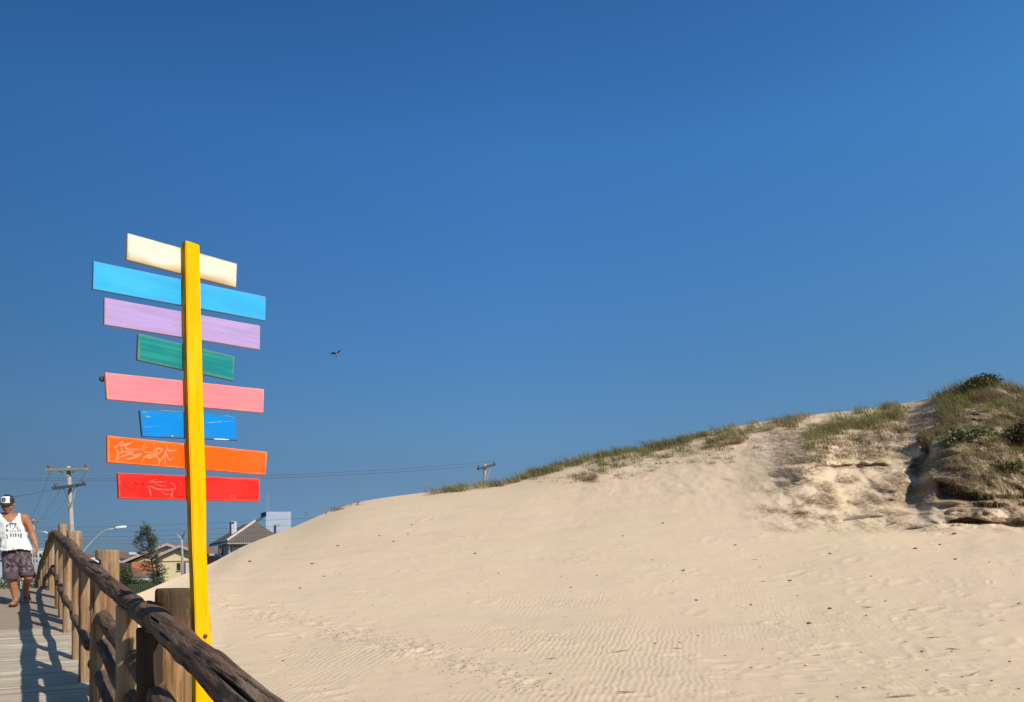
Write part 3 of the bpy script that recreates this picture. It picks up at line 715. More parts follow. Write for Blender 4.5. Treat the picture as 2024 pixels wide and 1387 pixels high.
# ------------------------------------------------------------------ man walking
PM = Vector((0, 0, 0))
pxm, pym = 25, 1197
dm = 1.6 / ((pym - HOR) / FPX + SL * (-(pxm - CX) / FPX * .547 + .837))
mb_ = P(pxm, pym, dm)
man = thing('person', 'man walking in a white tank top, patterned shorts and a black and white cap', 'person', mb_, math.atan2(.55, .835))
def remesh(mb, vox, smooth=4, fac=.5):
    me = bpy.data.meshes.new('tmp'); me.from_pydata([tuple(v) for v in mb.v], [], mb.f); me.update()
    o = bpy.data.objects.new('tmp', me); COL.objects.link(o)
    r = o.modifiers.new('r', 'REMESH'); r.mode = 'VOXEL'; r.voxel_size = vox; r.use_smooth_shade = True
    s_ = o.modifiers.new('s', 'SMOOTH'); s_.iterations = smooth; s_.factor = fac
    bpy.context.view_layer.update()
    ev = o.evaluated_get(bpy.context.evaluated_depsgraph_get())
    out = bpy.data.meshes.new_from_object(ev); bpy.data.objects.remove(o); bpy.data.meshes.remove(me)
    return out
def body_shapes(mb, g=0.0, part='all'):
    C = mb.cone; E_ = mb.ell
    if part in ('all', 'torso'):
        E_((.045, .0, .73), (.165 + g, .125 + g, .13 + g)); E_((.03, -.02, .90), (.165 + g, .145 + g, .17 + g)); E_((.0, -.01, 1.08), (.175 + g, .135 + g, .17 + g))
        E_((-.025, .0, 1.22), (.175 + g, .115 + g, .14 + g)); C((.10, .01, 1.31), (-.17, .01, 1.31), .062 + g, .062 + g)
        C((-.035, .01, 1.28), (-.05, -.02, 1.42), .066 + g * .5, .056)
        C((.145, .0, 1.30), (.125, .0, 1.27), .066 + g * .6, .066 + g * .6); C((-.215, .0, 1.30), (-.195, .0, 1.27), .066 + g * .6, .066 + g * .6)
    if part == 'torso': E_((.035, -.012, .82), (.178 + g, .142 + g, .22)); E_((.035, -.012, .72), (.180 + g, .142 + g, .2))
    if part in ('all', 'shorts'):
        E_((.045, .0, .76), (.168 + g, .128 + g, .20 + g))
        C((-.03, .0, .70), (-.02, -.05, .40), .092 + g, .066 + g * 1.5); C((.12, .0, .70), (.195, -.09, .43), .092 + g, .064 + g * 1.5)
    if part == 'all':
        # legs
        C((-.02, -.05, .42), (.005, -.03, .36), .058, .056); C((.005, -.035, .34), (.015, -.01, .26), .052, .056); C((.015, -.01, .26), (.04, .0, .085), .055, .034)
        C((.04, .005, .075), (.005, -.15, .045), .036, .030); C((.005, -.15, .045), (-.015, -.20, .035), .032, .022)
        for i in range(5): C((.015 - .02 * i + .015, -.17 + .004 * i, .034), (.005 - .021 * i + .012, -.225 + .012 * i, .028), .0125 - .0012 * i, .0105 - .001 * i, 8)
        C((.195, -.09, .43), (.185, .04, .36), .054, .052); C((.185, .03, .37), (.175, .18, .29), .054, .050); C((.175, .18, .29), (.165, .30, .235), .048, .034)
        C((.165, .31, .23), (.185, .33, .10), .037, .032); C((.185, .33, .10), (.195, .30, .055), .033, .022)
        for i in range(5): C((.155 + .018 * i, .315, .075), (.160 + .019 * i, .275, .040), .011, .0095, 8)
        # arms
        C((.150, .0, 1.30), (.195, .0, 1.20), .060, .052); C((.195, .0, 1.20), (.245, -.01, 1.06), .050, .041); C((.245, -.01, 1.06), (.27, -.035, .98), .042, .043); C((.27, -.035, .98), (.295, -.07, .865), .041, .028)
        C((-.220, .0, 1.30), (-.27, -.0, 1.20), .060, .052); C((-.27, -.0, 1.20), (-.315, .03, 1.06), .050, .041); C((-.315, .03, 1.06), (-.33, -.02, .98), .042, .042); C((-.33, -.02, .98), (-.335, -.10, .87), .041, .028)
        for sx_, hx_, hy_ in ((1, .297, -.078), (-1, -.335, -.108)):
            mb.ell((hx_, hy_, .815), (.021, .040, .050))
            for k in range(4):
                yk = hy_ - .030 + .020 * k; ln = (.038, .043, .041, .032)[k]
                C((hx_, yk, .778), (hx_ - sx_ * .006, yk - .004, .778 - ln * .75), .0098, .009, 8); C((hx_ - sx_ * .006, yk - .004, .778 - ln * .75), (hx_ - sx_ * .030, yk - .006, .778 - ln * 1.15), .009, .008, 8)
            C((hx_ - sx_ * .005, hy_ - .036, .83), (hx_ - sx_ * .018, hy_ - .062, .795), .0115, .0095, 8); C((hx_ - sx_ * .018, hy_ - .062, .795), (hx_ - sx_ * .026, hy_ - .060, .768), .0095, .008, 8)
# head frame: pitched down, turned to the viewer's left
HM = Matrix.Translation((-.062, -.045, 1.495)) @ Matrix.Rotation(R(-16), 4, 'Z') @ Matrix.Rotation(R(16), 4, 'X')
def hp(x, y, z): return HM @ Vector((x, y, z))
hr = HM.to_3x3()
mb = MB(); body_shapes(mb)
mb.ell(hp(0, .012, .03), (.076, .096, .098), rot=hr); mb.ell(hp(0, -.022, -.045), (.064, .070, .078), rot=hr); mb.ell(hp(0, -.062, -.100), (.030, .026, .022), rot=hr)
mb.cone(hp(0, -.088, .0), hp(0, -.112, -.042), .011, .016); mb.cone(hp(-.04, -.078, .018), hp(.04, -.078, .018), .014, .014); mb.cone(hp(-.022, -.083, -.072), hp(.022, -.083, -.072), .009, .009)
mb.cone(hp(0, .02, -.06), hp(0, .03, -.14), .058, .06)
for s_ in (-1, 1): mb.ell(hp(s_ * .078, .012, -.012), (.011, .022, .034), rot=hr); mb.ell(hp(s_ * .045, -.058, -.035), (.026, .024, .026), rot=hr)
me = remesh(mb, .0065, 3)
skin = mat('tanned_skin', (.36, .155, .085), (.30, .115, .06), 9, .55, .15, 60)
stub = mat('grey_stubble', (.20, .105, .075), (.27, .15, .11), 120, .8); eyem = mat('dark_eye', (.02, .015, .012), None, 5, .3); lipm = mat('lips', (.24, .075, .055), None, 20, .5)
for m_ in (skin, stub, eyem, lipm): me.materials.append(m_)
hi_ = HM.inverted()
for p in me.polygons:
    c_ = hi_ @ p.center
    if abs(c_.x) < .08 and -.16 < c_.z < .12 and c_.y < .02:
        if (abs(c_.x) - .032) ** 2 / .013 ** 2 + (c_.z + .006) ** 2 / .006 ** 2 < 1 and c_.y < -.05: p.material_index = 2
        elif abs(c_.x) < .023 and abs(c_.z + .074) < .008 and c_.y < -.07: p.material_index = 3
        elif -.13 < c_.z < -.045 and c_.y < .0 and not (abs(c_.x) < .02 and c_.z > -.052): p.material_index = 1
o = bpy.data.objects.new('body', me); COL.objects.link(o); o.parent = man

def cut(me, keep):
    bm = bmesh.new(); bm.from_mesh(me)
    bmesh.ops.delete(bm, geom=[v for v in bm.verts if not keep(v.co)], context='VERTS')
    return bm
# tank top
mb = MB(); body_shapes(mb, .016, 'torso'); me = remesh(mb, .010, 6)
def keep_shirt(c):
    z, x, y = c.z, c.x, c.y
    if z < .815 + .012 * math.sin(x * 18): return False
    cxn = -.038
    if z > 1.365: return False
    nd = 1.225 if y < 0 else 1.30
    w = .088 * smst(nd - .03, 1.36, z) + .012
    if z > nd and abs(x - cxn) < w: return False
    for sx_, s0 in ((1, .112), (-1, -.182)):
        if (x - s0) * sx_ > -.012 + .055 * smst(1.30, 1.08, z) and z > 1.09: return False
    return True
bm = cut(me, keep_shirt)
for v in bm.verts:
    if v.co.z < 1.06:
        f = (1.06 - v.co.z) / .24; v.co.x = .03 + (v.co.x - .03) * (1 + .09 * f) + .010 * f * float(pn(v.co.y * 9, v.co.z * 3, 1)); v.co.y = v.co.y * (1 + .06 * f) - .014 * f
        v.co += v.normal * .012 * f * float(pn(v.co.x * 14, v.co.y * 14, v.co.z * 5))
    v.co += v.normal * .007 * float(pn(v.co.x * 11, v.co.z * 14, v.co.y * 8))
m_shirt = mat('white_cotton', (.72, .71, .69), (.66, .65, .64), 12, .9, .1, 50)
shirt = bm_obj('tank_top', bm, m_shirt, man, True)
sm = shirt.modifiers.new('solid', 'SOLIDIFY'); sm.thickness = .004; sm.offset = 1
# print on the shirt: three rows of blocky dark lettering, unreadable at this distance
bt = BVHTree.FromPolygons([v.co for v in shirt.data.vertices], [tuple(p.vertices) for p in shirt.data.polygons])
mb = MB()
def on_shirt(px, py):
    x = (px - pxm) * dm / FPX / 1.197; z = (pym - py) * dm / FPX
    h_ = bt.ray_cast(Vector((x, -1, z)), Vector((0, 1, 0)))
    return (h_[0] + Vector((0, -.0065, 0))) if h_[0] else None
m_prt = mat('dark_print', (.06, .065, .06), (.11, .12, .11), 60, .8)
zs = lambda x, y: (x / 9.911, 960 + y / 9.907)
def glyph(x0, y0, x1, y1):
    (a, b_), (c_, d_) = zs(x0, y0), zs(x1, y1)
    N = 3; g = [[on_shirt(a + (c_ - a) * i / N, b_ + (d_ - b_) * j / N) for i in range(N + 1)] for j in range(N + 1)]
    if any(p is None for r_ in g for p in r_): return
    k = len(mb.v); mb.v += [p for r_ in g for p in r_]
    for j in range(N):
        for i in range(N): mb.f.append((k + j * (N + 1) + i, k + (j + 1) * (N + 1) + i, k + (j + 1) * (N + 1) + i + 1, k + j * (N + 1) + i + 1))
for q in [(178, 732, 325, 758), (190, 755, 212, 830), (240, 755, 255, 790), (280, 755, 305, 832), (120, 770, 150, 820), (150, 765, 175, 790), (325, 800, 350, 850), (345, 840, 365, 880), (118, 870, 165, 900), (120, 845, 140, 870), (195, 880, 215, 905), (245, 835, 268, 870), (240, 885, 262, 912), (285, 875, 305, 910), (340, 880, 362, 912), (382, 850, 405, 905), (310, 740, 322, 800),
          (118, 960, 145, 985), (135, 985, 152, 1050), (200, 940, 225, 1000), (212, 985, 226, 1012), (250, 945, 275, 1000), (292, 935, 325, 960), (295, 965, 325, 1010), (350, 940, 375, 1005), (395, 935, 428, 985), (392, 985, 425, 1028), (262, 945, 270, 1010)]:
    if q == (118, 960, 145, 985): mb.build('shirt_print', m_prt, shirt); mb = MB()
    glyph(*q)
mb.build('shirt_print', m_prt, shirt)
# shorts
mb = MB(); body_shapes(mb, .017, 'shorts'); me = remesh(mb, .010, 5)
bm = cut(me, lambda c: c.z < .835 and not (c.z < .392 and c.x < .10) and not (c.z < .425 - .2 * (c.y + .09) and c.x >= .10))
for v in bm.verts: v.co += v.normal * (.010 * float(pn(v.co.x * 10, v.co.y * 10, v.co.z * 7)) + .012 * max(0, (.55 - v.co.z)) / .15)
m_sh = bpy.data.materials.new('patterned_shorts'); m_sh.use_nodes = True
n, l = m_sh.node_tree.nodes, m_sh.node_tree.links; b = n['Principled BSDF']; b.inputs['Roughness'].default_value = .9
tc = n.new('ShaderNodeTexCoord'); no = n.new('ShaderNodeTexNoise'); no.inputs['Scale'].default_value = 17; no.inputs['Detail'].default_value = 3; no.inputs['Distortion'].default_value = 1.2
l.new(tc.outputs['Object'], no.inputs['Vector']); rpn = n.new('ShaderNodeValToRGB'); e = rpn.color_ramp.elements
e[0].position = .40; e[0].color = (.018, .013, .018, 1); e[1].position = .60; e[1].color = (.15, .105, .125, 1); x_ = e.new(.48); x_.color = (.060, .040, .050, 1)
l.new(no.outputs[0], rpn.inputs[0])
sx = n.new('ShaderNodeSeparateXYZ'); l.new(tc.outputs['Object'], sx.inputs[0])
wv = n.new('ShaderNodeMath'); wv.operation = 'SINE'; mu = n.new('ShaderNodeMath'); mu.operation = 'MULTIPLY'; mu.inputs[1].default_value = 300; l.new(sx.outputs[2], mu.inputs[0]); l.new(mu.outputs[0], wv.inputs[0])
mr = n.new('ShaderNodeMapRange'); mr.inputs[1].default_value = .2; mr.inputs[2].default_value = .6; l.new(wv.outputs[0], mr.inputs[0])
st = n.new('ShaderNodeMix'); st.data_type = 'RGBA'; st.inputs[6].default_value = (.045, .027, .037, 1); st.inputs[7].default_value = (.10, .068, .082, 1); l.new(mr.outputs[0], st.inputs[0])
lt = n.new('ShaderNodeMath'); lt.operation = 'LESS_THAN'; lt.inputs[1].default_value = .495; l.new(sx.outputs[2], lt.inputs[0])
mm = n.new('ShaderNodeMix'); mm.data_type = 'RGBA'; l.new(lt.outputs[0], mm.inputs[0]); l.new(rpn.outputs[0], mm.inputs[6]); l.new(st.outputs[2], mm.inputs[7]); l.new(mm.outputs[2], b.inputs['Base Color'])
sho = bm_obj('shorts', bm, m_sh, man, True); sm = sho.modifiers.new('solid', 'SOLIDIFY'); sm.thickness = .004; sm.offset = 1
# cap
m_capb = mat('black_cap', (.018, .018, .02), (.03, .03, .03), 30, .85); m_capw = mat('white_cap_front', (.76, .74, .74), (.70, .68, .68), 30, .85)
mb = MB(); seg, rg = 28, 10
for i in range(rg + 1):
    th = math.pi / 2 * i / rg
    for j in range(seg):
        ph = 2 * math.pi * j / seg
        mb.v.append(hp(.088 * math.cos(ph) * max(math.cos(th), .02), .008 + .108 * math.sin(ph) * max(math.cos(th), .02), .030 + .112 * math.sin(th) ** .85))
for i in range(rg):
    for j in range(seg):
        j2 = (j + 1) % seg; mb.f.append((i * seg + j, i * seg + j2, (i + 1) * seg + j2, (i + 1) * seg + j))
cap = mb.build('cap', m_capb, man, True); cap.data.materials.append(m_capw)
for p in cap.data.polygons:
    c_ = hi_ @ p.center
    if c_.y < -.030 and c_.z < .126 and -.075 < c_.x < .052: p.material_index = 1
mb = MB(); g1, g2 = [], []
for i in range(15):
    a = math.pi + math.pi * i / 14
    cxx, cyy = .082 * math.cos(a), .008 + .100 * math.sin(a)
    g1.append(hp(cxx, cyy, .034)); g2.append(hp(cxx * 1.0, cyy - .075 * math.sin(math.pi * i / 14) ** .6, .034 - .016 * math.sin(math.pi * i / 14) ** .6 + .012 * abs(math.cos(a)) * -1))
k = 0; mb.v = g1 + g2; mb.f = [(i, i + 1, 16 + i, 15 + i) for i in range(14)]
br = mb.build('cap_brim', m_capb, cap, True); sm = br.modifiers.new('solid', 'SOLIDIFY'); sm.thickness = .005
bt = BVHTree.FromPolygons([v.co for v in cap.data.vertices], [tuple(p.vertices) for p in cap.data.polygons])
mb = MB()
def on_cap(x, z, off=.003):
    o_ = hp(x, -.4, z); h_ = bt.ray_cast(o_, hr @ Vector((0, 1, 0))); return (h_[0] - hr @ Vector((0, off, 0))) if h_[0] else None
ring = [on_cap(-.018 + .029 * math.cos(a), .083 + .029 * math.sin(a)) for a in np.linspace(0, 2 * math.pi, 16, endpoint=False)]
cc = on_cap(-.018, .083)
if cc and all(ring):
    mb.v = ring + [cc]; mb.f = [(i, (i + 1) % 16, 16) for i in range(16)]; mb.build('badge', m_capb, cap)
    mb = MB(); pts = [on_cap(-.018 + r_ * math.cos(a), .083 + r_ * math.sin(a), .005) for r_, a in ((.013, R(90)), (.005, R(140)), (.013, R(215)), (.004, R(270)), (.013, R(325)), (.005, R(40)))]
    mb.v = pts; mb.f = [tuple(range(6))]; mb.build('emblem', m_capw, cap)
# flip flops
m_ff = mat('brown_rubber', (.10, .035, .025), (.07, .025, .02), 30, .7)
def flipflop(h, t, up, wd=.046):
    h, t, up = Vector(h), Vector(t), Vector(up).normalized(); ax = (t - h); sd = ax.normalized().cross(up).normalized(); mb = MB()
    pts = [h + ax * f + sd * w for f, w in ((-.03, -.02), (.1, -.034), (.45, -.034), (.8, -wd), (1.0, -.025), (1.03, .01), (.85, wd), (.45, .036), (.1, .034), (-.03, .02))]
    mb.slab(pts, -up * .016); sole = mb.build('sandal', m_ff, man)
    mb = MB(); tp = h + ax * .74 + up * .006
    for s_ in (-1, 1): mb.tube([tp, h + ax * .60 + sd * s_ * .022 + up * .046, h + ax * .38 + sd * s_ * .040 + up * .004], .006, 6)
    mb.build('strap', m_ff, sole)
flipflop((.045, .055, .016), (-.012, -.215, .016), (0, 0, 1)); flipflop((.170, .365, .235), (.197, .300, .030), Vector((.05, -1, -.35)))

# ------------------------------------------------------------------ street furniture, poles and cables
m_conc = mat('weathered_concrete', (.36, .33, .27), (.28, .25, .21), 3, .9, .2, 30); m_armw = mat('grey_timber_arm', (.30, .27, .22), (.22, .19, .15), 5, .9, .3, 20, (1, 6, 6))
m_dark = mat('dark_steel_and_shade', (.05, .05, .052), (.08, .08, .08), 10, .6); m_pale = mat('galvanised_steel', (.42, .43, .42), (.36, .37, .37), 8, .5); m_lamp = mat('white_lamp_shell', (.75, .76, .76), (.7, .7, .7), 8, .4)
m_ins = mat('porcelain', (.10, .08, .08), (.14, .10, .09), 8, .4)
def upole(d, top, basepx, arm, lab, r=(.10, .17), lower=None, dark=False):
    t_ = P(*top, d); b_ = Vector((P(basepx, 1110, d).x, d, GZ - .3))
    root = thing('utility_pole', lab, 'utility pole', b_, 0, 'utility poles of the street')
    L = lambda p: Vector(p) - b_
    mb = MB(); mb.tube([L(b_), L(b_.lerp(t_, .5)), L(t_)], [r[1], (r[0] + r[1]) / 2, r[0]], 12); mb.build('shaft', m_conc, root, True)
    arms = []
    for (x0, y0, d0, x1, y1, d1, th, mm) in arm:
        a, c_ = P(x0, y0, d0), P(x1, y1, d1); mb = MB()
        dr = (c_ - a).normalized(); sd = dr.cross(Vector((0, 0, 1))).normalized(); up = sd.cross(dr)
        mb.slab([L(a - sd * th - up * th + Vector((0, -r[0] * 1.2 - th, 0))), L(a + sd * th - up * th + Vector((0, -r[0] * 1.2 - th, 0))), L(a + sd * th + up * th + Vector((0, -r[0] * 1.2 - th, 0))), L(a - sd * th + up * th + Vector((0, -r[0] * 1.2 - th, 0)))], c_ - a)
        ao = mb.build('crossarm', mm, root); mid = (a + c_) / 2
        mb = MB()
        for f in (.28, .72):
            q0 = a.lerp(c_, f) + Vector((0, -r[0] * 1.2 - th, 0)); q1 = Vector((mid.x + (t_.x - b_.x) * 0, mid.y - r[0], mid.z - (c_ - a).length * .18)); mb.tube([L(q0), L(q1)], .02 * d / 42, 6)
        mb.build('brace', m_armw, root)
        for f in (.05, .95):
            q0 = a.lerp(c_, f) + Vector((0, -r[0] - th, 0)); mb = MB(); mb.tube([L(q0 + Vector((0, 0, .3 * th))), L(q0 + Vector((0, 0, th + .12))), L(q0 + Vector((0, 0, th + .22)))], [.03, .07, .05], 8); mb.build('insulator', m_ins, root, True)
    return root
upole(42, (135.5, 921), 152, [(96, 929, 42, 177, 927.5, 42, .075, m_armw), (110, 966, 38.5, 171, 957.5, 44.5, .075, m_dark)], 'leaning concrete utility pole with two crossarms rising behind the railing')
upole(95, (66, 1026), 71, [(52, 1030, 95, 89, 1029, 95, .07, m_armw)], 'far pale utility pole seen beside the man in white tank top', (.10, .16))
upole(60, (958.5, 917), 956, [(944.5, 927.5, 57, 978.5, 918.5, 63, .075, m_dark)], 'utility pole whose tip shows above the grassy dune crest', (.11, .16))

m_cable = mat('grey_cable', (.07, .08, .09), (.09, .10, .11), 8, .6)
def cable(a, b_, r, sag, lab, grp='overhead cables'):
    mb = MB(); a, b_ = Vector(a), Vector(b_)
    mb.tube([a.lerp(b_, t) - Vector((0, 0, sag * 4 * t * (1 - t))) for t in np.linspace(0, 1, 18)], r * .62, 5)
    o = mb.build('cable', m_cable, None, True); tag(o, lab, 'cable', grp); return o
cable(P(-60, 945.5, 58), P(946, 921, 57), .017, .55, 'long thin cable crossing behind the signpost to the pole on the dune')
cable(P(-60, 942.5, 61), P(977, 912, 63), .017, .60, 'upper thin cable of the pair running to the pole on the dune')
cable(P(-40, 990, 34), P(111, 965.5, 38.5), .024, .06, 'thick cable sloping up to the lower arm of the leaning utility pole')
for i, (x0, y0, x1, y1, pl) in enumerate(((99, 932, 55, 1029, 'left'), (172, 930, 87, 1028, 'right'), (120, 965, 66, 1031, 'lower'))):
    cable(P(x0, y0, 42), P(x1, y1, 95), .012, .5, 'fine wire from the %s arm end of the leaning pole to the far pole' % pl if pl != 'lower' else 'fine wire from the dark lower arm of the leaning pole to the far pole')
for i, (y0, y1, y2) in enumerate(((1043, 1039, 1018), (1050.5, 1045, 1032), (1058, 1053, 1044), (1065, 1060, 1052), (1071, 1064.5, 1058))):
    cable(P(-60, y0 + 1, 76), P(760, y2 - 4, 70), .017, .35 + .03 * i, ('topmost', 'second', 'third', 'fourth', 'lowest')[i] + ' of the five street cables strung behind the houses and tree')
# street lamps
def tlamp(name, pts, d, rad, lab, head):
    w = [P(x, y, d) for x, y in pts]; b_ = Vector((w[0].x, d, GZ)); root = thing(name, lab, 'street lamp', b_)
    mb = MB(); mb.tube([Vector((0, 0, 0))] + [p - b_ for p in w], [rad * 1.5] + [rad * (1 - .5 * i / len(w)) for i in range(len(w))], 10); mb.build('lamp_arm', m_pale, root, True)
    if head:
        a, c_ = P(*head[0], d) - b_, P(*head[1], d) - b_; mb = MB(); mb.tube([a, a.lerp(c_, .2), a.lerp(c_, .7), c_], [rad * .9, rad * 2.0, rad * 1.8, rad * .7], 10); mb.build('lamp_head', m_lamp, root, True)
    return root
tlamp('street_lamp', [(158, 1105), (166, 1088), (182, 1070), (200, 1053), (213, 1046.5), (226, 1044.2)], 56, .065, 'curved arm street lamp with white head above the railing', ((226, 1044.3), (250, 1040.5)))
tlamp('street_lamp', [(64, 1110), (66, 1062), (72, 1053), (80, 1050), (88, 1052)], 88, .05, 'small far street lamp curving over beside the far pole', ((86, 1051), (95, 1053.5)))
d = 72; b_ = Vector((P(361, 1110, d).x, d, GZ)); root = thing('street_lamp', 'pale concrete lamp post with two raised arms in front of the yellow house', 'street lamp', b_)
mb = MB(); mb.tube([Vector((0, 0, 0)), P(360.5, 1100, d) - b_, P(359, 1062, d) - b_], [.12, .10, .08], 12); mb.build('shaft', m_conc, root, True)
mb = MB(); mb.tube([P(359.3, 1068, d) - b_, P(361, 1060, d) - b_, P(367.5, 1049, d) - b_], [.06, .08, .06], 8); mb.build('arm', m_dark, root, True)
mb = MB(); mb.tube([P(359, 1066, d) - b_, P(355, 1061, d) - b_, P(348.5, 1055, d) - b_], [.05, .05, .035], 8); mb.build('arm', m_pale, root, True)

# ------------------------------------------------------------------ houses
def house(name, lab, px, d, cat='house'):
    r_ = thing(name, lab, cat, Vector((P(px, 1110, d).x, d, GZ))); return r_
def rel(root): return lambda px, py, d: P(px, py, d) - root.location
m_yw = mat('pale_yellow_render', (.74, .62, .36), (.69, .57, .31), 1.5, .9, .1, 20); m_wh = mat('white_render', (.62, .63, .66), (.55, .57, .60), 1.0, .9, .1, 20)
m_tile = mat('brown_roof_tiles', (.20, .13, .095), (.14, .09, .07), 6, .85, .4, 25); m_tileg = mat('grey_brown_roof_tiles', (.16, .14, .115), (.12, .105, .088), 5, .85, .4, 25)
m_red = mat('maroon_roof_tiles', (.20, .095, .08), (.15, .075, .065), 6, .85, .3, 25)
m_fas = mat('pale_fascia', (.55, .42, .37), (.48, .36, .32), 6, .8); m_or = mat('orange_render', (.60, .20, .09), (.52, .16, .07), 3, .9); m_gl = mat('dark_window_glass', (.02, .022, .025), (.035, .035, .04), 2, .15, spec=.6)
m_rbr = mat('red_brown_frame', (.30, .13, .09), (.26, .11, .08), 3, .8); m_dw = mat('dark_green_wall_and_shade', (.055, .06, .05), (.075, .075, .065), 2, .9)
m_bl = mat('blue_grey_render_and_shade', (.42, .48, .56), (.38, .44, .52), 1, .9)

hs_ = house('yellow_house', 'pale yellow two gabled house with brown roof behind the pine tree', 320, 98); q = rel(hs_)
BACK = lambda d0, d1: d1 / d0
def prism(root, pts, d, depth, name, m):
    mb = MB(); mb.slab([rel(root)(x, y, d) for x, y in pts][::1], (0, depth, 0)); return mb.build(name, m, root)
prism(hs_, [(312, 1172), (395, 1172), (395, 1094), (355, 1081), (312, 1100)], 96, 9, 'front_wall', m_yw)
prism(hs_, [(262, 1172), (388, 1172), (388, 1095), (330, 1078), (262, 1109)], 99, 8, 'rear_wall', m_yw)
def gable_roof(root, pk, le, re, d, depth, th, m, fas=None):
    R_ = rel(root); a, b_, c_ = R_(*pk, d - .6), R_(*le, d - .6), R_(*re, d - .6); up = Vector((0, 0, th))
    for e_ in (b_, c_):
        mb = MB(); mb.slab([a, e_, e_ + up, a + up], (0, depth, 0)); ro = mb.build('roof', m, root)
        mb = MB(); mb.slab([a + Vector((0, -.06, -.10)), e_ + Vector((0, -.06, -.10)), e_ + Vector((0, -.06, .12 + th * .5)), a + Vector((0, -.06, .12 + th * .5))], (0, .055, 0)); mb.build('fascia', fas or m_fas, ro)
gable_roof(hs_, (330, 1076.5), (236, 1114), (392, 1098), 99, 9, .22, m_tile)
gable_roof(hs_, (355, 1080), (300, 1105), (400, 1097), 96, 10, .22, m_tile, m_pale)
prism(hs_, [(312, 1109.6), (378, 1108.3), (378, 1107), (312, 1108.3)], 95.9, .12, 'moulding', m_fas)
w_ = prism(hs_, [(350, 1127), (356.5, 1127), (356.5, 1112.5), (350, 1112.5)], 95.92, .2, 'window', m_gl); prism(hs_, [(348.8, 1128.2), (357.7, 1128.2), (357.7, 1127.1), (348.8, 1127.1)], 95.85, .2, 'sill', m_fas)
prism(hs_, [(363.5, 1140), (390, 1140), (390, 1108.5), (363.5, 1108.5)], 95.9, .2, 'door_surround', m_rbr); prism(hs_, [(367, 1140), (386, 1140), (386, 1112), (367, 1112)], 95.8, .1, 'door', m_wh)
prism(hs_, [(260, 1136), (300, 1136), (300, 1108), (260, 1111)], 95, 3.5, 'orange_porch_wall', m_or)
prism(hs_, [(264, 1130), (282, 1134), (282, 1127), (264, 1121)], 94.95, .2, 'red_brown_panel', m_rbr)  # slanted red-brown panel on the porch wall
mb = MB(); mb.slab([q(257, 1142, 92), q(309, 1142, 92), q(306, 1134, 95), q(262, 1134, 95)], (0, 0, .12)); mb.build('awning', m_tile, hs_)
prism(hs_, [(257, 1148), (309, 1147), (309, 1142.4), (257, 1142.4)], 92, .15, 'awning_fascia', m_wh)
prism(hs_, [(303, 1172), (308, 1172), (308, 1147.5), (303, 1147.5)], 92.3, .3, 'pillar', m_or); prism(hs_, [(262, 1172), (303, 1172), (303, 1147.5), (262, 1147.5)], 95.2, .3, 'porch_dark_opening', m_dw); prism(hs_, [(290, 1165), (296, 1165), (296, 1149), (290, 1149)], 95.0, .15, 'porch_door', m_fas)  # dark sheet across the porch openings, coloured for the shade inside
prism(hs_, [(312, 1150), (322, 1172), (380, 1172), (380, 1146)], 95.5, .3, 'plinth', m_wh)
dh = house('shed', 'dark low shed left of the yellow house with its porch', 247, 96, 'shed')
prism(dh, [(234, 1172), (260, 1172), (260, 1112), (234, 1112)], 96.5, 5, 'wall', m_dw); prism(dh, [(240, 1150), (252, 1150), (252, 1118), (240, 1118)], 96.4, .2, 'door', mat('dark_red_door', (.07, .035, .04), None, 4, .8))
bh = house('brown_roofed_house', 'long brown roofed house with a white band behind the yellow house', 268, 140); q2 = rel(bh)
prism(bh, [(228, 1170), (318, 1170), (318, 1103), (228, 1103)], 140, 9, 'wall', m_wh)
mb = MB(); mb.slab([q2(224, 1104, 139), q2(322, 1104, 139), q2(316, 1093, 144), q2(230, 1093, 144)], (0, 0, .2)); mb.build('roof', m_tile, bh)
prism(bh, [(255, 1096), (271, 1096), (271, 1091), (255, 1091)], 141, 3, 'water_tank_box', m_wh)
mh = house('maroon_roofed_house', 'small white house with maroon roof just left of the second tall railing post', 172, 130); q3 = rel(mh)
prism(mh, [(166, 1170), (190, 1170), (190, 1107), (181, 1102), (172, 1107), (166, 1107)], 130, 8, 'wall', m_wh)
mb = MB(); mb.slab([q3(158, 1110, 130.5), q3(193, 1110, 130.5), q3(185, 1098, 134), q3(168, 1096.5, 134)], (0, 0, .2)); mb.build('roof', m_red, mh)
# white house on the right of the pole
wh = house('white_house', 'white house with dark hip roof, chimney and tall block peeking over the dune', 500, 85); q4 = rel(wh)
def poly(name, pts, m, root=wh, t=(0, .2, .25), Q=q4):
    mb = MB(); mb.slab([Q(*p) for p in pts], t); return mb.build(name, m, root)
c0, ap, r2, le, fr2 = (449, 1072.5, 80), (504, 1034.5, 85), (478, 1041, 97), (413, 1078.5, 95), (560, 1071.5, 80)
m_tl = mat('ridged_roof_tiles', (.19, .155, .115), (.14, .115, .09), 5, .85, .4, 25)
n, l = m_tl.node_tree.nodes, m_tl.node_tree.links
wv = n.new('ShaderNodeTexWave'); wv.inputs['Scale'].default_value = 1.5; tcx = n.new('ShaderNodeTexCoord'); l.new(tcx.outputs['Object'], wv.inputs['Vector'])
bpx = n.new('ShaderNodeBump'); bpx.inputs['Distance'].default_value = .08; bpx.inputs['Strength'].default_value = 1; l.new(wv.outputs['Fac'], bpx.inputs['Height']); l.new(bpx.outputs[0], n['Principled BSDF'].inputs['Normal'])
rf = poly('roof', [c0, fr2, ap], m_tl); poly('roof', [c0, ap, r2, le], m_tileg)
mb = MB(); mb.tube([q4(*c0) + Vector((0, -.05, .25)), q4(*ap) + Vector((0, 0, .3))], .13, 8); mb.build('ridge_tiles', m_fas, rf)
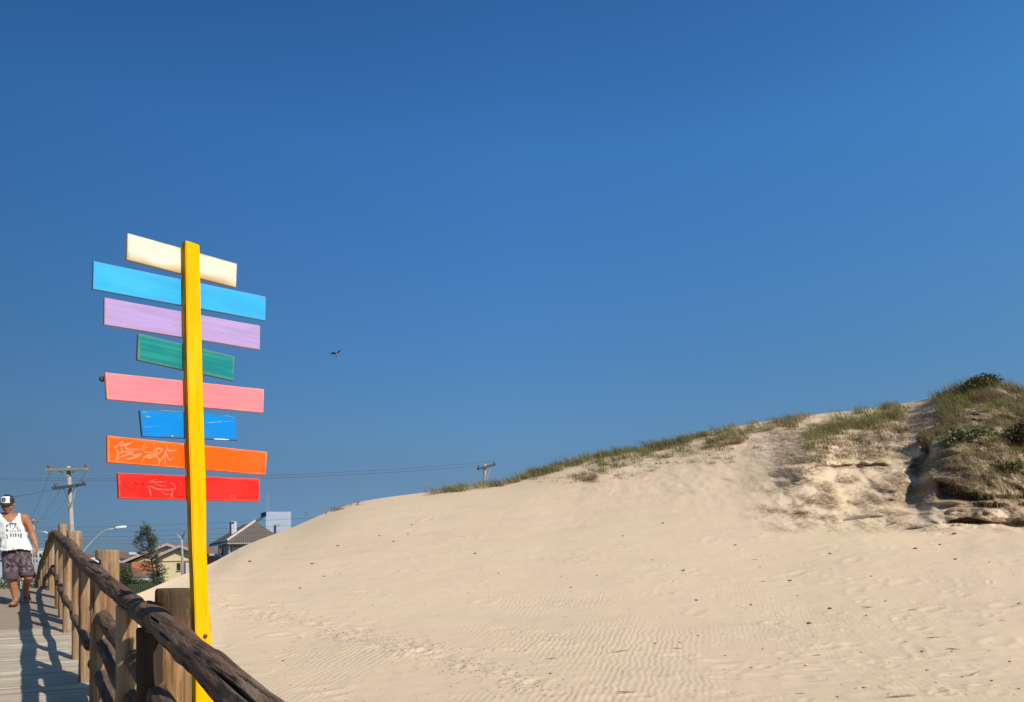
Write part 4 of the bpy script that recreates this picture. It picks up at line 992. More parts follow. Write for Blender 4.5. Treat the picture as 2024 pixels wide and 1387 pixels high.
poly('fascia', [(449, 1075, 79.9), (560, 1074, 79.9), (560, 1072.4, 79.9), (449, 1073.2, 79.9)], m_fas, t=(0, .08, 0))
poly('fascia', [(413, 1080.4, 94.9), (449, 1075.2, 79.95), (449, 1073.4, 79.95), (413, 1078.8, 94.9)], m_dark, t=(.08, .0, 0))
poly('side_wall', [(453.5, 1130, 81.5), (431, 1130, 93), (431, 1078.5, 93), (453.5, 1074.5, 81.5)], m_bl, t=(.25, .1, 0))  # grey-blue shade of the side wall put into its colour
poly('front_wall', [(454, 1130, 81.6), (560, 1130, 81.6), (560, 1073, 81.6), (454, 1073, 81.6)], m_bl, t=(0, .25, 0))  # bluish shade under the eave put into the wall colour
wn_ = poly('window', [(441, 1100, 87.4), (434, 1100, 91), (434, 1085, 91), (441, 1084, 87.4)], m_gl, t=(-.12, -.06, 0))
poly('garage_door', [(460, 1100, 81.5), (482, 1100, 81.5), (482, 1081, 81.5), (460, 1081, 81.5)], m_wh, t=(0, -.12, 0))
poly('porch_column', [(452, 1130, 80.4), (454.2, 1130, 80.4), (454.2, 1074.8, 80.4), (452, 1074.8, 80.4)], m_fas, t=(0, .12, 0))
m_tw = mat('pale_blue_grey_render', (.40, .46, .56), (.37, .43, .53), 1, .9)
# tall block behind
poly('tower_wall', [(525.5, 1100, 92), (576, 1100, 92.5), (575, 1011, 92.5), (525.5, 1011.3, 92)], m_tw, t=(-2.45, 8, 0))
poly('parapet', [(515.5, 1021, 94), (526, 1019.5, 91.9), (526, 1011, 91.9), (515.5, 1013.8, 94)], m_dark, t=(0, .4, 0))  # side wall of the block, its shade put into a dark colour
poly('tower_roof_edge', [(489, 1037, 90), (504, 1034.5, 89), (526, 1019.5, 91.8), (516, 1021.5, 93.9)], m_tileg, t=(0, .5, .1))
ch = poly('chimney', [(457.5, 1056, 88), (464.5, 1056, 88), (464.5, 1030, 88), (457.5, 1030, 88)], m_wh, t=(0, .5, 0)); poly('chimney_shade_side', [(453.8, 1056, 88.1), (456.6, 1056, 88.1), (456.6, 1030.5, 88.1), (453.8, 1030.5, 88.1)], m_dark, t=(0, .4, 0))  # second slab is the chimney's shaded side, painted dark
poly('chimney_vent', [(459.3, 1033.6, 87.9), (462.2, 1033.6, 87.9), (462.2, 1030.8, 87.9), (459.3, 1030.8, 87.9)], m_dark, t=(0, .08, 0))
poly('wall_pier', [(541, 1060, 88), (544.5, 1060, 88), (544.5, 1035.5, 88), (541, 1035.5, 88)], m_dark, t=(0, .3, 0)); poly('pier_cap', [(541.5, 1039, 87.9), (553, 1039, 87.9), (553, 1035, 87.9), (541.5, 1035, 87.9)], m_pale, t=(0, .3, 0))
mb = MB()
for x in (527.5, 531.5): mb.tube([q4(x, 1011, 93), q4(x - 1.2, 975, 93)], .012, 5)
mb.build('antenna', m_pale, wh)
lw = house('low_wall', 'low grey garden wall in front of the white house', 424, 84, 'wall'); poly('coping', [(413, 1098, 84), (436, 1098, 84), (436, 1094, 84), (413, 1094, 84)], m_bl, lw, (0, .3, 0), rel(lw)); poly('base', [(413, 1130, 84.05), (436, 1130, 84.05), (436, 1098.1, 84.05), (413, 1098.1, 84.05)], m_dw, lw, (0, .25, 0), rel(lw))
# parked dark car half hidden by the dune
cr = thing('parked_car', 'dark maroon car parked behind the dune beside the white house', 'car', Vector((P(424, 1110, 52).x, 52, GZ + 1.0))); q5 = rel(cr)
m_car = mat('dark_maroon_paint', (.035, .018, .022), (.045, .02, .025), 3, .3, spec=.5)
mb = MB(); mb.slab([q5(398, 1135, 52), q5(398, 1108, 52), q5(407, 1104, 52), q5(414, 1099, 52), q5(432, 1098, 52), q5(440, 1103, 52), q5(452, 1106, 52), q5(454, 1135, 52)][::-1], (0, 1.7, 0)); mb.build('body', m_car, cr)
mb = MB(); mb.slab([q5(414, 1104, 51.98), q5(416, 1100.5, 51.98), q5(430, 1099.8, 51.98), q5(435, 1103.5, 51.98)][::-1], (0, -.02, 0)); mb.build('window', m_gl, cr)
# far left
wb = house('white_building', 'bright white flat roofed building beyond the end of the boardwalk', 74, 150, 'building'); poly('wall', [(58, 1150, 150), (86, 1150, 150), (86, 1085, 150), (58, 1085, 150)], m_wh, wb, (0, 8, 0), rel(wb)); poly('parapet', [(57, 1086.5, 149.9), (87, 1086.5, 149.9), (87, 1083.5, 149.9), (57, 1083.5, 149.9)], m_pale, wb, (0, .4, 0), rel(wb))
for x in (62, 69, 78): poly('window', [(x, 1101, 149.9), (x + 4, 1101, 149.9), (x + 4, 1094, 149.9), (x, 1094, 149.9)], m_gl, wb, (0, .2, 0), rel(wb))
gb = house('grey_building', 'low blue grey building below the white one beyond the boardwalk', 78, 125, 'building'); poly('wall', [(-30, 1160, 125), (104, 1160, 125), (104, 1106, 125), (-30, 1106, 125)], m_bl, gb, (0, 8, 0), rel(gb)); poly('roof', [(-32, 1106, 124.7), (106, 1106, 124.7), (106, 1103.5, 124.7), (-32, 1103.5, 124.7)], m_pale, gb, (0, 8.6, 0), rel(gb))
ep = thing('concrete_post', 'pale concrete post standing beyond the boardwalk end beside the man', 'post', Vector((P(77, 1110, 40).x, 40, GZ))); q6 = rel(ep)
mb = MB(); mb.tube([Vector((0, 0, 0)), q6(77, 1130, 40)], [.11, .10], 10); mb.build('base', m_conc, ep); mb = MB(); mb.tube([q6(77, 1131, 40), q6(75, 1090, 40)], .05, 10); mb.build('shaft', m_pale, ep)
sg = thing('street_sign', 'small white street sign with red lower part seen between the legs of the man', 'sign', Vector((P(41, 1110, 60).x, 60, GZ))); q7 = rel(sg)
mb = MB(); mb.tube([Vector((0, 0, 0)), q7(41, 1132, 60)], .04, 8); mb.build('post', m_pale, sg); poly('plate', [(36, 1145, 59.9), (45.5, 1145, 59.9), (45.5, 1132, 59.9), (36, 1132, 59.9)], m_lamp, sg, (0, .03, 0), q7); poly('red_band', [(38, 1144, 59.87), (44, 1144, 59.87), (44, 1139, 59.87), (38, 1139, 59.87)], mat('red_sign', (.6, .05, .05), None, 5, .5), sg, (0, .02, 0), q7)
# blue bin between the posts
bb = thing('blue_bin', 'bright blue plastic bin seen through the railing near the second tall post', 'bin', P(177, 1178, 26) - Vector((0, 0, .1)), 0)
mb = MB(); mb.tube([(0, 0, -1.2), (0, 0, .45), (0, 0, .47), (0, 0, .49)], [.15, .19, .2, .2], 18); mb.build('barrel', mat('blue_plastic', (.01, .22, .62), (.01, .2, .55), 5, .4), bb); mb = MB(); mb.tube([(0, 0, .495), (0, 0, .53), (0, 0, .55)], [.205, .2, .12], 18); mb.build('lid', mat('dark_blue_lid', (.01, .12, .4), None, 5, .4), bb)

# ------------------------------------------------------------------ vegetation
def leafmat(name, c1, c2, sc=3, trans=.0):
    m = mat(name, c1, c2, sc, .8, spec=.1); n, l = m.node_tree.nodes, m.node_tree.links; b = n['Principled BSDF']
    if trans:                                                          # thin blades let some light through
        tr = n.new('ShaderNodeBsdfTranslucent'); mx = n.new('ShaderNodeMixShader'); mx.inputs[0].default_value = trans
        l.new(b.inputs['Base Color'].links[0].from_socket, tr.inputs[0]); l.new(b.outputs[0], mx.inputs[1]); l.new(tr.outputs[0], mx.inputs[2]); l.new(mx.outputs[0], n['Material Output'].inputs[0])
    return m
m_pine = leafmat('pine_needles', (.075, .10, .07), (.14, .165, .12), 1.2); m_bark = mat('grey_bark', (.12, .09, .065), (.07, .05, .04), 6, .9, .5, 20, (1, 1, .2))
m_hed = leafmat('hedge_leaves', (.055, .085, .03), (.10, .125, .05), 1.5)
def leaves(mb, c, r, n_, size, up=.3, rs=random):
    for _ in range(n_):
        a = rs.uniform(0, 2 * math.pi); z = rs.uniform(-1, 1); rr = rs.random() ** .45; k = math.sqrt(1 - z * z)
        p = Vector(c) + Vector((r[0] * k * math.cos(a), r[1] * k * math.sin(a), r[2] * z)) * rr
        t = Vector((rs.gauss(0, 1), rs.gauss(0, 1), rs.gauss(up, 1))).normalized(); sd = t.orthogonal().normalized(); sd.rotate(Quaternion(t, rs.uniform(0, 6.28)))
        s_ = size * rs.uniform(.6, 1.4)
        mb.add([p - sd * s_ * .3, p + t * s_ * .5 - sd * s_ * .05, p + sd * s_ * .3, p - t * s_ * .5], [(0, 1, 2, 3)])
# big araucaria-like pine, branches pointing up and left
def pine(lab, trunkpts, d, branches, nneedle, seed, grp=None):
    rs = random.Random(seed); w = [P(x, y, d) for x, y in trunkpts]; b_ = Vector((w[0].x, d, GZ)); root = thing('pine_tree', lab, 'tree', b_, 0, grp)
    mb = MB(); pts = [Vector((0, 0, -.2))] + [p - b_ for p in w]; mb.tube(pts, [.16 * (1 - .85 * i / len(pts)) for i in range(len(pts))], 8); mb.build('trunk', m_bark, root, True)
    mb = MB(); mbl = MB()
    for (x0, y0, x1, y1, dep, nn) in branches:
        a, e_ = P(x0, y0, d) - b_, P(x1, y1, d + dep) - b_
        mb.tube([a, a.lerp(e_, .5) + Vector((0, 0, -.05)), e_], [.04, .025, .01], 5)
        for k in range(int(nn * .62)):
            f = rs.uniform(.2, 1.05); p = a.lerp(e_, f) + Vector((rs.gauss(0, .13), rs.gauss(0, .2), rs.gauss(0, .10)))
            t = ((e_ - a).normalized() + Vector((rs.gauss(0, .35), rs.gauss(0, .5), rs.gauss(.15, .35)))).normalized(); sd = t.orthogonal().normalized(); sd.rotate(Quaternion(t, rs.uniform(0, 6.28)))
            ln = rs.uniform(.2, .45); wd = rs.uniform(.02, .05)
            mbl.add([p - sd * wd, p + t * ln, p + sd * wd, p - t * ln * .3], [(0, 1, 2, 3)])
    mb.build('limbs', m_bark, root); mbl.build('crown', m_pine, root)
    return root
rs = random.Random(5); br = []
tk = [(306, 1165), (303, 1130), (298, 1095), (292, 1065), (286, 1037)]
def trunk_at(y):
    for (xa, ya), (xb_, yb_) in zip(tk, tk[1:]):
        if yb_ <= y <= ya: f = (ya - y) / (ya - yb_); return xa + (xb_ - xa) * f
    return tk[-1][0]
for y, L_, R_ in ((1044, 6, 5), (1050, 12, 7), (1054, 18, 6), (1060, 20, 9), (1066, 24, 16), (1072, 26, 18), (1079, 27, 17), (1086, 24, 16), (1092, 26, 12)):
    x = trunk_at(y); br.append((x, y + 4, x - L_, y - 2 + rs.uniform(-1, 2), rs.uniform(-.8, .8), 95)); br.append((x + 1, y + 5, x + R_ * .8, y - 6 + rs.uniform(-2, 2), rs.uniform(-.8, .8), 85)); br.append((x, y + 4, x + rs.uniform(-6, 6), y - 5, rs.choice((-1.2, 1.2)), 70))
br += [(288, 1050, 285, 1034, 0, 80), (300, 1088, 306, 1060, .3, 160), (300, 1088, 301, 1056, .0, 110)]
for y, L_, R_ in ((1103, 14, 10), (1112, 16, 16), (1120, 22, 20), (1128, 18, 24), (1136, 8, 20), (1144, 4, 20), (1152, 2, 18), (1160, -4, 14)):
    x = trunk_at(y); br.append((x, y + 2, x - L_, y - 3, rs.uniform(-.8, .8), 110)); br.append((x, y + 2, x + R_, y - 3, rs.uniform(-.8, .8), 130)); br.append((x + 6, y + 2, x + 10, y - 8, rs.uniform(-.8, .8), 90))
pine('tall windswept pine with uneven branches in front of the yellow house', tk, 80, br, 0, 3)
br = [(369, 1096, 363, 1086, 0, 50), (369, 1096, 375, 1086, 0, 50), (369, 1090, 366, 1078, .3, 60), (369, 1090, 372, 1077, -.3, 60), (369, 1088, 369, 1070, 0, 60), (369, 1100, 361, 1094, 0, 50), (369, 1100, 377, 1093, 0, 50)]
pine('small dark conifer top rising behind the right gable of the yellow house', [(369, 1165), (369, 1100), (369, 1072)], 115, br, 0, 4)
def bush(name, lab, cat, c, r, n_, size, m, seed=1, grp=None, stems=True):
    rs = random.Random(seed); root = thing(name, lab, cat, c, 0, grp); mb = MB()
    for _ in range(7):
        o_ = Vector((rs.uniform(-.55, .55) * r[0], rs.uniform(-.55, .55) * r[1], rs.uniform(.2, .7) * r[2])); leaves(mb, o_, (r[0] * .55, r[1] * .55, r[2] * .5), n_ // 7, size, .4, rs)
    mb.build('foliage', m, root)
    if stems:
        mb = MB()
        for _ in range(6): mb.tube([(0, 0, -.1), (rs.uniform(-.3, .3) * r[0], rs.uniform(-.3, .3) * r[1], r[2] * .4), (rs.uniform(-.6, .6) * r[0], rs.uniform(-.6, .6) * r[1], r[2] * .8)], [.02, .014, .006], 5)
        mb.build('stems', m_bark, root)
    return root
hedge_labels = ['dark green bush below the dark shed', 'low green hedge behind the log railing, left of the yellow house awning', 'green hedge under the awning of the yellow house']
for i, (px, py, d, rx, rz) in enumerate(((248, 1150, 90, 1.0, 1.5), (275, 1160, 84, 1.2, .9), (305, 1162, 84, 1.6, .8))):
    bush('hedge', hedge_labels[i], 'hedge', P(px, py + 8, d), (rx, .9, rz * 1.6), 1500, .16, m_hed, 10 + i)
for i, (px, py, d, rx, rz, lb) in enumerate(((92, 1152, 70, 1.4, .8, 'dull green shrub just beyond the boardwalk end, near the railing'), (68, 1152, 75, 1.5, .8, 'dull green shrub behind the pale concrete post'), (20, 1154, 66, 1.4, .8, 'dull green shrub behind the leg of the man at the frame edge'))):
    bush('shrub', lb, 'shrub', P(px, py + 10, d), (rx, 1, rz * 1.5), 1000, .16, m_hed, 20 + i)
# picket fence by the hedge
fn = thing('picket_fence', 'dark green slatted fence at the foot of the hedge by the dune', 'fence', P(300, 1172, 70)); mb = MB()
for k in range(26):
    x = -2.2 + k * .17; mb.box((x, 0, -.6), (x + .09, .03, .85))
mb.build('pickets', mat('green_pickets', (.05, .06, .03), (.07, .08, .04), 5, .8), fn); mb = MB(); mb.box((-2.3, .031, .1), (2.3, .06, .18)); mb.box((-2.3, .031, .6), (2.3, .06, .68)); mb.build('rails', m_dw, fn)

# dune grass: one mass of blades, tufts spread where the photograph shows them
def blades(mb_v, mb_f, root, n_, h_, spread, lean, rs, w=.0065):
    for _ in range(n_):
        p = root + Vector((rs.gauss(0, spread), rs.gauss(0, spread), -.03))
        hh = h_ * rs.uniform(.45, 1.25); an = rs.uniform(0, 6.28); ln = Vector((math.cos(an) * .5 + lean[0], math.sin(an) * .5 + lean[1], 0)) * hh
        sd = Vector((-math.sin(an), math.cos(an), 0)) * w * rs.uniform(.6, 1.5)
        if abs(sd.x) < .004: sd.x = .006
        k = len(mb_v); m1 = p + ln * .35 + Vector((0, 0, hh * .62)); m2 = p + ln * 1.0 + Vector((0, 0, hh * .95))
        mb_v.extend([p - sd, p + sd, m1 + sd * .7, m1 - sd * .7, m2]); mb_f.extend([(k, k + 1, k + 2, k + 3), (k + 3, k + 2, k + 4)])
gcols = [('fresh_green', (.17, .19, .06), (.28, .28, .11)), ('olive_green', (.20, .18, .065), (.31, .265, .12)), ('straw', (.30, .22, .115), (.40, .31, .17)), ('dead_brown', (.14, .092, .055), (.22, .15, .09))]
gv = {k[0]: ([], []) for k in gcols}
rs = random.Random(21)
LEAN = (-.55, -.05)
def crest_y(px): return float(np.interp(px, pxs, crest))
def tuft(px, py, kind, n_=22, h_=.4, spread=.14):
    p = sand(px, py); blades(*gv[kind], p, int(n_ * 1.7), h_ * .82, spread, LEAN, rs)
def pick(ws): return rs.choices(['fresh_green', 'olive_green', 'straw', 'dead_brown'], ws)[0]
x = 856
while x < 2060:                                                         # along the crest
    dens = .5 + .9 * float(pn(x * .02, 3.3, .7)) + (.45 if x > 1850 else 0) + (.3 if 1020 < x < 1480 else 0) + (.35 if x < 1010 else 0)
    if 1600 < x < 1690 or 1790 < x < 1845: dens -= .55
    if rs.random() < dens:
        tuft(x, crest_y(x) + rs.uniform(0, 9), pick((5, 5, 2.5, .8)), rs.randint(14, 30), rs.uniform(.20, .60) * (1.15 if x > 1850 else .85), .16)
    x += rs.uniform(2.0, 5)
def patch(x0, y0, x1, y1, w, n_, ws, h_=.35, nb=18):                     # a band of tufts from one point to another
    for _ in range(n_):
        f = rs.random(); px = x0 + (x1 - x0) * f + rs.gauss(0, w * .5); py = y0 + (y1 - y0) * f + rs.gauss(0, w)
        if py < crest_y(px) + 1: py = crest_y(px) + rs.uniform(1, 6)
        tuft(px, py, pick(ws), rs.randint(nb // 2, nb), h_ * rs.uniform(.6, 1.2), .13)
patch(2045, 800, 2400, 830, 16, 160, (3, 7, 2, 4), .46); patch(2045, 880, 2400, 890, 30, 160, (3, 5, 3, 4), .3)
patch(1050, 950, 1250, 935, 6, 26, (1, 2, 4, 4), .14); patch(1250, 925, 1450, 900, 8, 34, (1, 2, 4, 5), .15); patch(1100, 925, 1200, 905, 6, 34, (3, 4, 2, 2), .3)
patch(862, 967, 930, 957, 3, 26, (4, 4, 1, .5), .3)
patch(1040, 938, 1100, 928, 5, 34, (4, 4, 1, 1)); patch(1045, 922, 1090, 915, 4, 20, (5, 3, 1, 1)); patch(1130, 945, 1180, 940, 5, 16, (1, 2, 2, 5), .25)
patch(1175, 925, 1290, 893, 8, 60, (5, 4, 2, 2)); patch(1290, 888, 1400, 862, 7, 60, (3, 4, 3, 3)); patch(1300, 905, 1400, 885, 5, 26, (1, 3, 2, 5), .25)
patch(1400, 880, 1500, 848, 8, 60, (3, 5, 3, 3)); patch(1410, 885, 1480, 868, 5, 24, (0, 2, 2, 6), .25); patch(1500, 850, 1580, 832, 5, 34, (2, 4, 3, 3))
patch(1595, 868, 1680, 842, 8, 90, (7, 3, 1, 1), .42); patch(1690, 845, 1785, 818, 9, 90, (6, 4, 1, 1.5), .42); patch(1590, 890, 1700, 870, 8, 36, (1, 2, 2, 5), .3); patch(1700, 870, 1790, 850, 9, 30, (1, 2, 3, 5), .3)
patch(1860, 815, 1930, 782, 13, 120, (6, 5, 3, 1), .46); patch(1930, 780, 2040, 812, 15, 125, (3, 7, 2, 4), .46); patch(1870, 850, 2030, 838, 13, 75, (3, 5, 3, 5), .34); patch(1960, 830, 2040, 850, 10, 28, (2, 3, 4, 3), .32)
patch(1825, 880, 1885, 835, 9, 34, (4, 4, 2, 3), .4); patch(1860, 890, 1960, 900, 14, 34, (3, 3, 4, 3), .26); patch(1940, 895, 2040, 885, 22, 85, (5, 5, 2, 4), .28); patch(1900, 940, 2040, 930, 16, 46, (5, 3, 3, 3), .22); patch(1870, 960, 2040, 965, 10, 30, (1, 1, 3, 6), .22)
patch(1870, 900, 2040, 920, 22, 80, (1, 1, 6, 5), .13); patch(1855, 950, 1990, 975, 12, 40, (0, 0, 5, 5), .12); patch(1590, 905, 1740, 890, 12, 70, (0, 1, 4, 6), .16)
patch(1740, 880, 1800, 860, 8, 20, (0, 1, 3, 5), .22); patch(1500, 880, 1600, 920, 14, 16, (0, 0, 4, 4), .15); patch(660, 1004, 715, 993, 1.5, 16, (2, 3, 3, 3), .12)
patch(1160, 950, 1180, 945, 4, 8, (0, 1, 2, 5), .2); patch(1575, 1018, 1590, 1014, 3, 8, (0, 1, 3, 5), .18)
def hang(x0, y0, x1, y1, w, n_):                                          # bare roots hanging over the eroded edge
    for _ in range(n_):
        f = rs.random(); p = sand(x0 + (x1 - x0) * f + rs.gauss(0, 3), y0 + (y1 - y0) * f + rs.gauss(0, w)) + Vector((0, -.06, 0)); v, fc_ = gv[rs.choice(('dead_brown', 'dead_brown', 'straw'))]
        L_ = rs.uniform(.15, .6); sx_ = rs.gauss(-.10, .22) * L_; q1 = p + Vector((sx_ * .4, -.08, -L_ * .5)); q2 = p + Vector((sx_, -.12, -L_)); k = len(v); t = rs.uniform(.003, .008)
        v.extend([p + Vector((-t, 0, 0)), p + Vector((t, 0, 0)), q1 + Vector((t, 0, 0)), q1 + Vector((-t, 0, 0)), q2]); fc_.extend([(k, k + 1, k + 2, k + 3), (k + 3, k + 2, k + 4)])
hang(1585, 900, 1740, 890, 9, 260); hang(1590, 885, 1780, 860, 9, 160); hang(1840, 890, 1880, 930, 12, 160); hang(1860, 935, 2035, 955, 16, 420); hang(1880, 985, 2035, 985, 10, 220); hang(1480, 905, 1600, 890, 10, 90)
for nm, c1, c2 in gcols:
    v_, f_ = gv[nm]
    if v_: o = mesh_obj(nm + '_dune_grass', v_, f_, leafmat(nm, c1, c2, .9, .4)); tag(o, {'fresh_green': 'fresh green', 'olive_green': 'olive green', 'straw': 'straw coloured', 'dead_brown': 'dead brown'}[nm] + ' grass growing in tufts over the dune crest and slope', 'grass', None, 'stuff')
# shrubs on the big mound
m_sb = leafmat('dull_olive_leaves', (.09, .095, .035), (.15, .14, .06), 2); m_cr = leafmat('grey_green_leaves', (.12, .14, .06), (.22, .23, .13), 3); m_dk = leafmat('dark_scrub_leaves', (.075, .068, .034), (.12, .105, .055), 2)
p = sand(1945, crest_y(1945) + 5); bush('dune_shrub', 'rounded olive shrub on the very top of the dune', 'shrub', p + Vector((0, -.1, -.1)), (.85, .7, .55), 2200, .10, m_sb, 31)
p = sand(1905, 862); bush('creeper', 'grey green creeping plant on the mound below the top shrub', 'plant', p + Vector((0, -.15, -.15)), (.75, .5, .45), 900, .13, m_cr, 32)
p = sand(1880, 880); bush('creeper', 'smaller grey green creeper left of the larger one on the mound', 'plant', p + Vector((0, -.15, -.15)), (.35, .35, .28), 300, .12, m_cr, 33)
p = sand(2010, 868); bush('dune_shrub', 'dark scrubby bush at the right edge of the mound', 'shrub', p + Vector((0, -.2, -.2)), (.75, .5, .75), 1500, .10, m_dk, 34)
p = sand(1830, 872); bush('dune_shrub', 'dark bush overhanging the shaded gully left of the mound', 'shrub', p + Vector((0, -.2, -.15)), (.45, .4, .45), 800, .09, m_dk, 35)
p = sand(1985, 925); bush('dune_shrub', 'low olive plant on the lower slope of the mound near the right edge', 'shrub', p + Vector((0, -.15, -.1)), (.5, .4, .3), 600, .09, m_sb, 36)

# ------------------------------------------------------------------ litter on the sand
m_lit = mat('dark_driftwood', (.17, .13, .10), (.27, .21, .16), 20, .9, .3, 60); m_stk = mat('brown_stick', (.22, .16, .11), (.30, .23, .16), 20, .9, .3, 60)
def stick_mesh(L_, r_, seed, bend=.1):
    rs = random.Random(seed); mb = MB(); mb.tube([(-L_ / 2, 0, .0), (-L_ / 6, rs.uniform(-bend, bend) * L_, r_ * .8), (L_ / 5, rs.uniform(-bend, bend) * L_, r_), (L_ / 2, 0, r_ * .3)], [r_ * .5, r_, r_ * .9, r_ * .3], 6)
    me = bpy.data.meshes.new('stick'); me.from_pydata([tuple(v) for v in mb.v], [], mb.f); me.update(); return me
def lump_mesh(s_, seed):
    rs = np.random.RandomState(seed); mb = MB(); mb.ell((0, 0, s_ * .25), (s_ * 1.3, s_ * .9, s_ * .5), 8, 6)
    me = bpy.data.meshes.new('lump'); me.from_pydata([tuple(v * (1 + .5 * float(pn(v.x * 25 + seed, v.y * 25, v.z * 25)))) for v in mb.v], [], mb.f); me.update(); return me
sticks = [stick_mesh(.42, .016, 1), stick_mesh(.3, .014, 2), stick_mesh(.55, .018, 3, .16)]; lumps = [lump_mesh(.055, 1), lump_mesh(.07, 2), lump_mesh(.045, 3)]
for m_ in sticks: m_.materials.append(m_stk)
for m_ in lumps: m_.materials.append(m_lit)
def drop(me_, name, px, py, lab, cat, grp, rz=None, sc=1.0, zoff=0):
    p = sand(px, py); o = bpy.data.objects.new(name, me_); COL.objects.link(o); o.location = p + Vector((0, 0, .004 + zoff)); o.rotation_euler = (rs.uniform(-.15, .15), rs.uniform(-.15, .15), rs.uniform(0, 3.14) if rz is None else rz); o.scale = (sc,) * 3
    tag(o, lab, cat, grp); return o
LB, LG = 'small dark lump of driftwood litter lying on the pale sand', 'dark litter lumps scattered on the sand'
lp = [(1453, 1077), (1180, 1138), (1107, 1138), (1331, 1151), (1290, 1107), (1349, 1128), (1128, 1163), (1377, 1188), (1483, 1196), (1426, 1252), (1378, 1255), (1295, 1270), (1342, 1270), (1432, 1294), (1507, 1281), (1482, 1319), (1539, 1300), (1590, 1315), (1086, 1334), (1607, 1256), (1598, 1232), (1857, 1077), (1808, 1084), (1887, 1106), (1955, 1111), (1885, 1056), (1820, 1289), (1994, 1310), (1712, 1359), (1655, 1378), (1755, 1374), (1830, 1325), (1960, 1346), (2012, 1365), (1710, 1218), (1575, 1178), (1640, 1202), (1880, 1290), (2014, 1192), (1706, 1360), (939, 1094), (813, 1038), (776, 1069), (806, 1055), (749, 1058), (667, 1078), (615, 1116), (493, 1110), (670, 1133), (594, 1162), (640, 1140), (985, 1133), (520, 1290), (560, 1306), (735, 1196), (1560, 1150), (1720, 1140), (1500, 1120), (1640, 1095), (1230, 1060), (1310, 1035), (1750, 1190), (1700, 1290), (1900, 1340), (1848, 1352)]
for px, py in lp: drop(rs.choice(lumps), 'litter_lump', px, py, LB, 'litter', LG, sc=rs.uniform(.38, .8) * (1.0 if py < 1120 else .75 if py < 1250 else .5))
SB, SGp = 'thin dry stick lying on the sand in front of the dune', 'dry sticks scattered on the sand'
for px, py, rz, k in [(1221, 1288, .25, 2), (1093, 1302, .2, 0), (1240, 1370, .2, 2), (1715, 1202, 0, 2), (1845, 1262, .2, 2), (1885, 1285, .05, 0), (1920, 1336, .5, 2), (1490, 1106, .1, 1), (1510, 1151, 0, 1), (1785, 1271, .1, 1), (1980, 1226, .4, 1), (1940, 1236, .4, 1), (1780, 1382, .0, 2), (1610, 1295, .3, 1), (1340, 1281, 0, 1), (1800, 1206, .2, 1), (1580, 1373, .2, 1)]: drop(sticks[k], 'dry_stick', px, py, SB, 'stick', SGp, rz, rs.uniform(.4, .75))
m_yst = mat('yellow_reed', (.45, .36, .10), (.5, .4, .15), 10, .8); ym = sticks[0].copy(); ym.materials.clear(); ym.materials.append(m_yst); drop(ym, 'dry_reed', 1643, 1050, 'short yellow reed stalk lying on the sand below the dune', 'stick', None, .05, .8)
for px, py, rz, sc, lb in ((1705, 1026, 0, 3.0, 'thick curved dark branch half buried at the foot of the dune'), (1765, 1034, .8, 1.3, 'short dark log at the foot of the dune beside the curved branch'), (1815, 1044, .1, 2.0, 'long low driftwood stick along the foot of the dune mound'), (1583, 1016, .5, 1.6, 'tangled brown root clump at the left foot of the dune scarp')):
    me_ = stick_mesh(.42, .022, int(px), .12); me_.materials.append(m_lit); drop(me_, 'driftwood', px, py, lb, 'driftwood', None, rz, sc, .02)
# fine plant debris too small and too many to count
v_, f_ = [], []
for _ in range(1700):
    r_ = rs.random()
    if r_ < .55:
        k = rs.random() ** .8 * (len(trail) - 1); a, b_ = trail[int(k)], trail[min(int(k) + 1, len(trail) - 1)]; f = k % 1; px, py = a[0] + (b_[0] - a[0]) * f + rs.gauss(0, 36), a[1] + (b_[1] - a[1]) * f + rs.gauss(0, 11)
    else:
        px, py = rs.uniform(430, 2040), rs.uniform(1010, 1387)
        if px < 1100 and py < 1110: continue
    p = sand(px, py) + Vector((0, 0, .006)); an = rs.uniform(0, 6.28); s_ = rs.uniform(.006, .022); t = Vector((math.cos(an), math.sin(an), rs.uniform(0, .5))) * s_ * rs.uniform(1, 2.2); sd = Vector((-math.sin(an), math.cos(an), .3)) * s_ * .5
    k = len(v_); v_ += [p - sd, p + t, p + sd, p - t * .6 + Vector((0, 0, .004))]; f_.append((k, k + 1, k + 2, k + 3))
o = mesh_obj('plant_debris', v_, f_, mat('dry_plant_debris', (.22, .18, .13), (.36, .29, .21), 5, .9)); tag(o, 'fine dry plant debris strewn over the sand', 'debris', None, 'stuff')
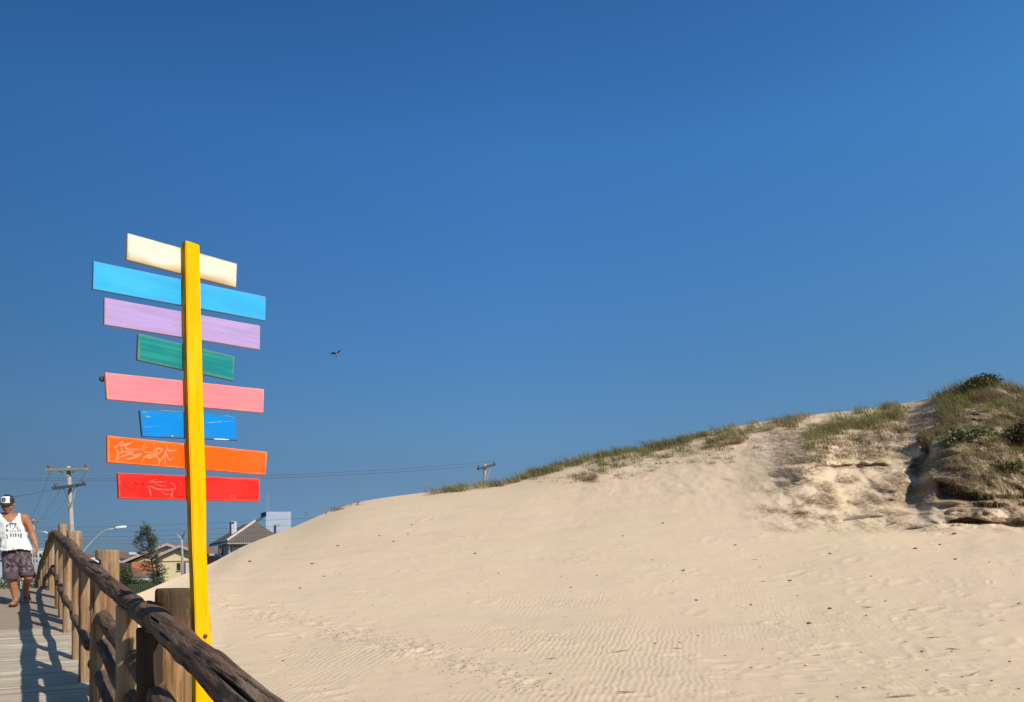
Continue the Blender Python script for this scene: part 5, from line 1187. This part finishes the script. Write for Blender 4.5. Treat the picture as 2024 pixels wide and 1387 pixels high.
# stakes on the crest
for px, y0, y1, lb in ((643.5, 1003, 1014, 'thin dark stake on the left dune crest near the white house'), (709, 986, 996, 'short dark stake on the grassy bump of the dune crest')):
    p = sand(px, crest_y(px) + 2); hh = (y1 - y0) / FPX * p.y; mb = MB(); mb.tube([(0, 0, -.2), (0, 0, hh * .8), (0.01, 0, hh)], [.022, .022, .015], 8); o = mb.build('stake', m_lit, None, True); o.location = p; tag(o, lb, 'stake')
# birds
def bird(px, py, d, span, lab, roll, white=True):
    root = thing('bird', lab, 'bird', P(px, py, d)); root.rotation_euler = (R(-32), R(roll), R(14))
    mb = MB(); mb.tube([(0, -.55, .0), (0, -.45, .0), (0, -.2, .0), (0, .15, .0), (0, .4, .01), (0, .55, .0)], [.01, .05, .09, .085, .05, .02], 10); mb.build('body', mat('white_plumage', (.6, .6, .6), (.5, .5, .52), 5, .8), root, True)
    for s_ in (-1, 1):
        mb = MB(); prof = [(0.05, -.24, .26, .03), (.4, -.30, .22, .20 + .10 * s_), (.8, -.22, .16, .34 + .28 * s_), (1.15, -.02, .08, .36 + .50 * s_)]
        vt = []
        for x, y0, y1, z in prof: vt += [(s_ * x, y0, z + .012), (s_ * x, y1, z + .012), (s_ * x, y1, z - .012), (s_ * x, y0, z - .012)]
        mb.v = [Vector(q) for q in vt]
        for i in range(3):
            for j in range(4): mb.f.append((i * 4 + j, i * 4 + (j + 1) % 4, (i + 1) * 4 + (j + 1) % 4, (i + 1) * 4 + j))
        mb.f += [(0, 1, 2, 3), (12, 13, 14, 15)]; mb.build('wing', mat('dark_plumage', (.05, .05, .055), (.07, .07, .07), 5, .8), root)
    mb = MB(); mb.slab([(-.05, .5, 0), (.05, .5, 0), (.13, .75, 0), (-.13, .75, 0)], (0, 0, .015)); mb.build('tail', m_dark, root)
    root.scale = (span / 2.3,) * 3
bird(664, 698.5, 60, .92, 'dark winged gull gliding in the blue sky right of the signpost', -6)
bird(603.5, 1013.5, 75, .38, 'tiny far bird low over the dune near the white house', 70)
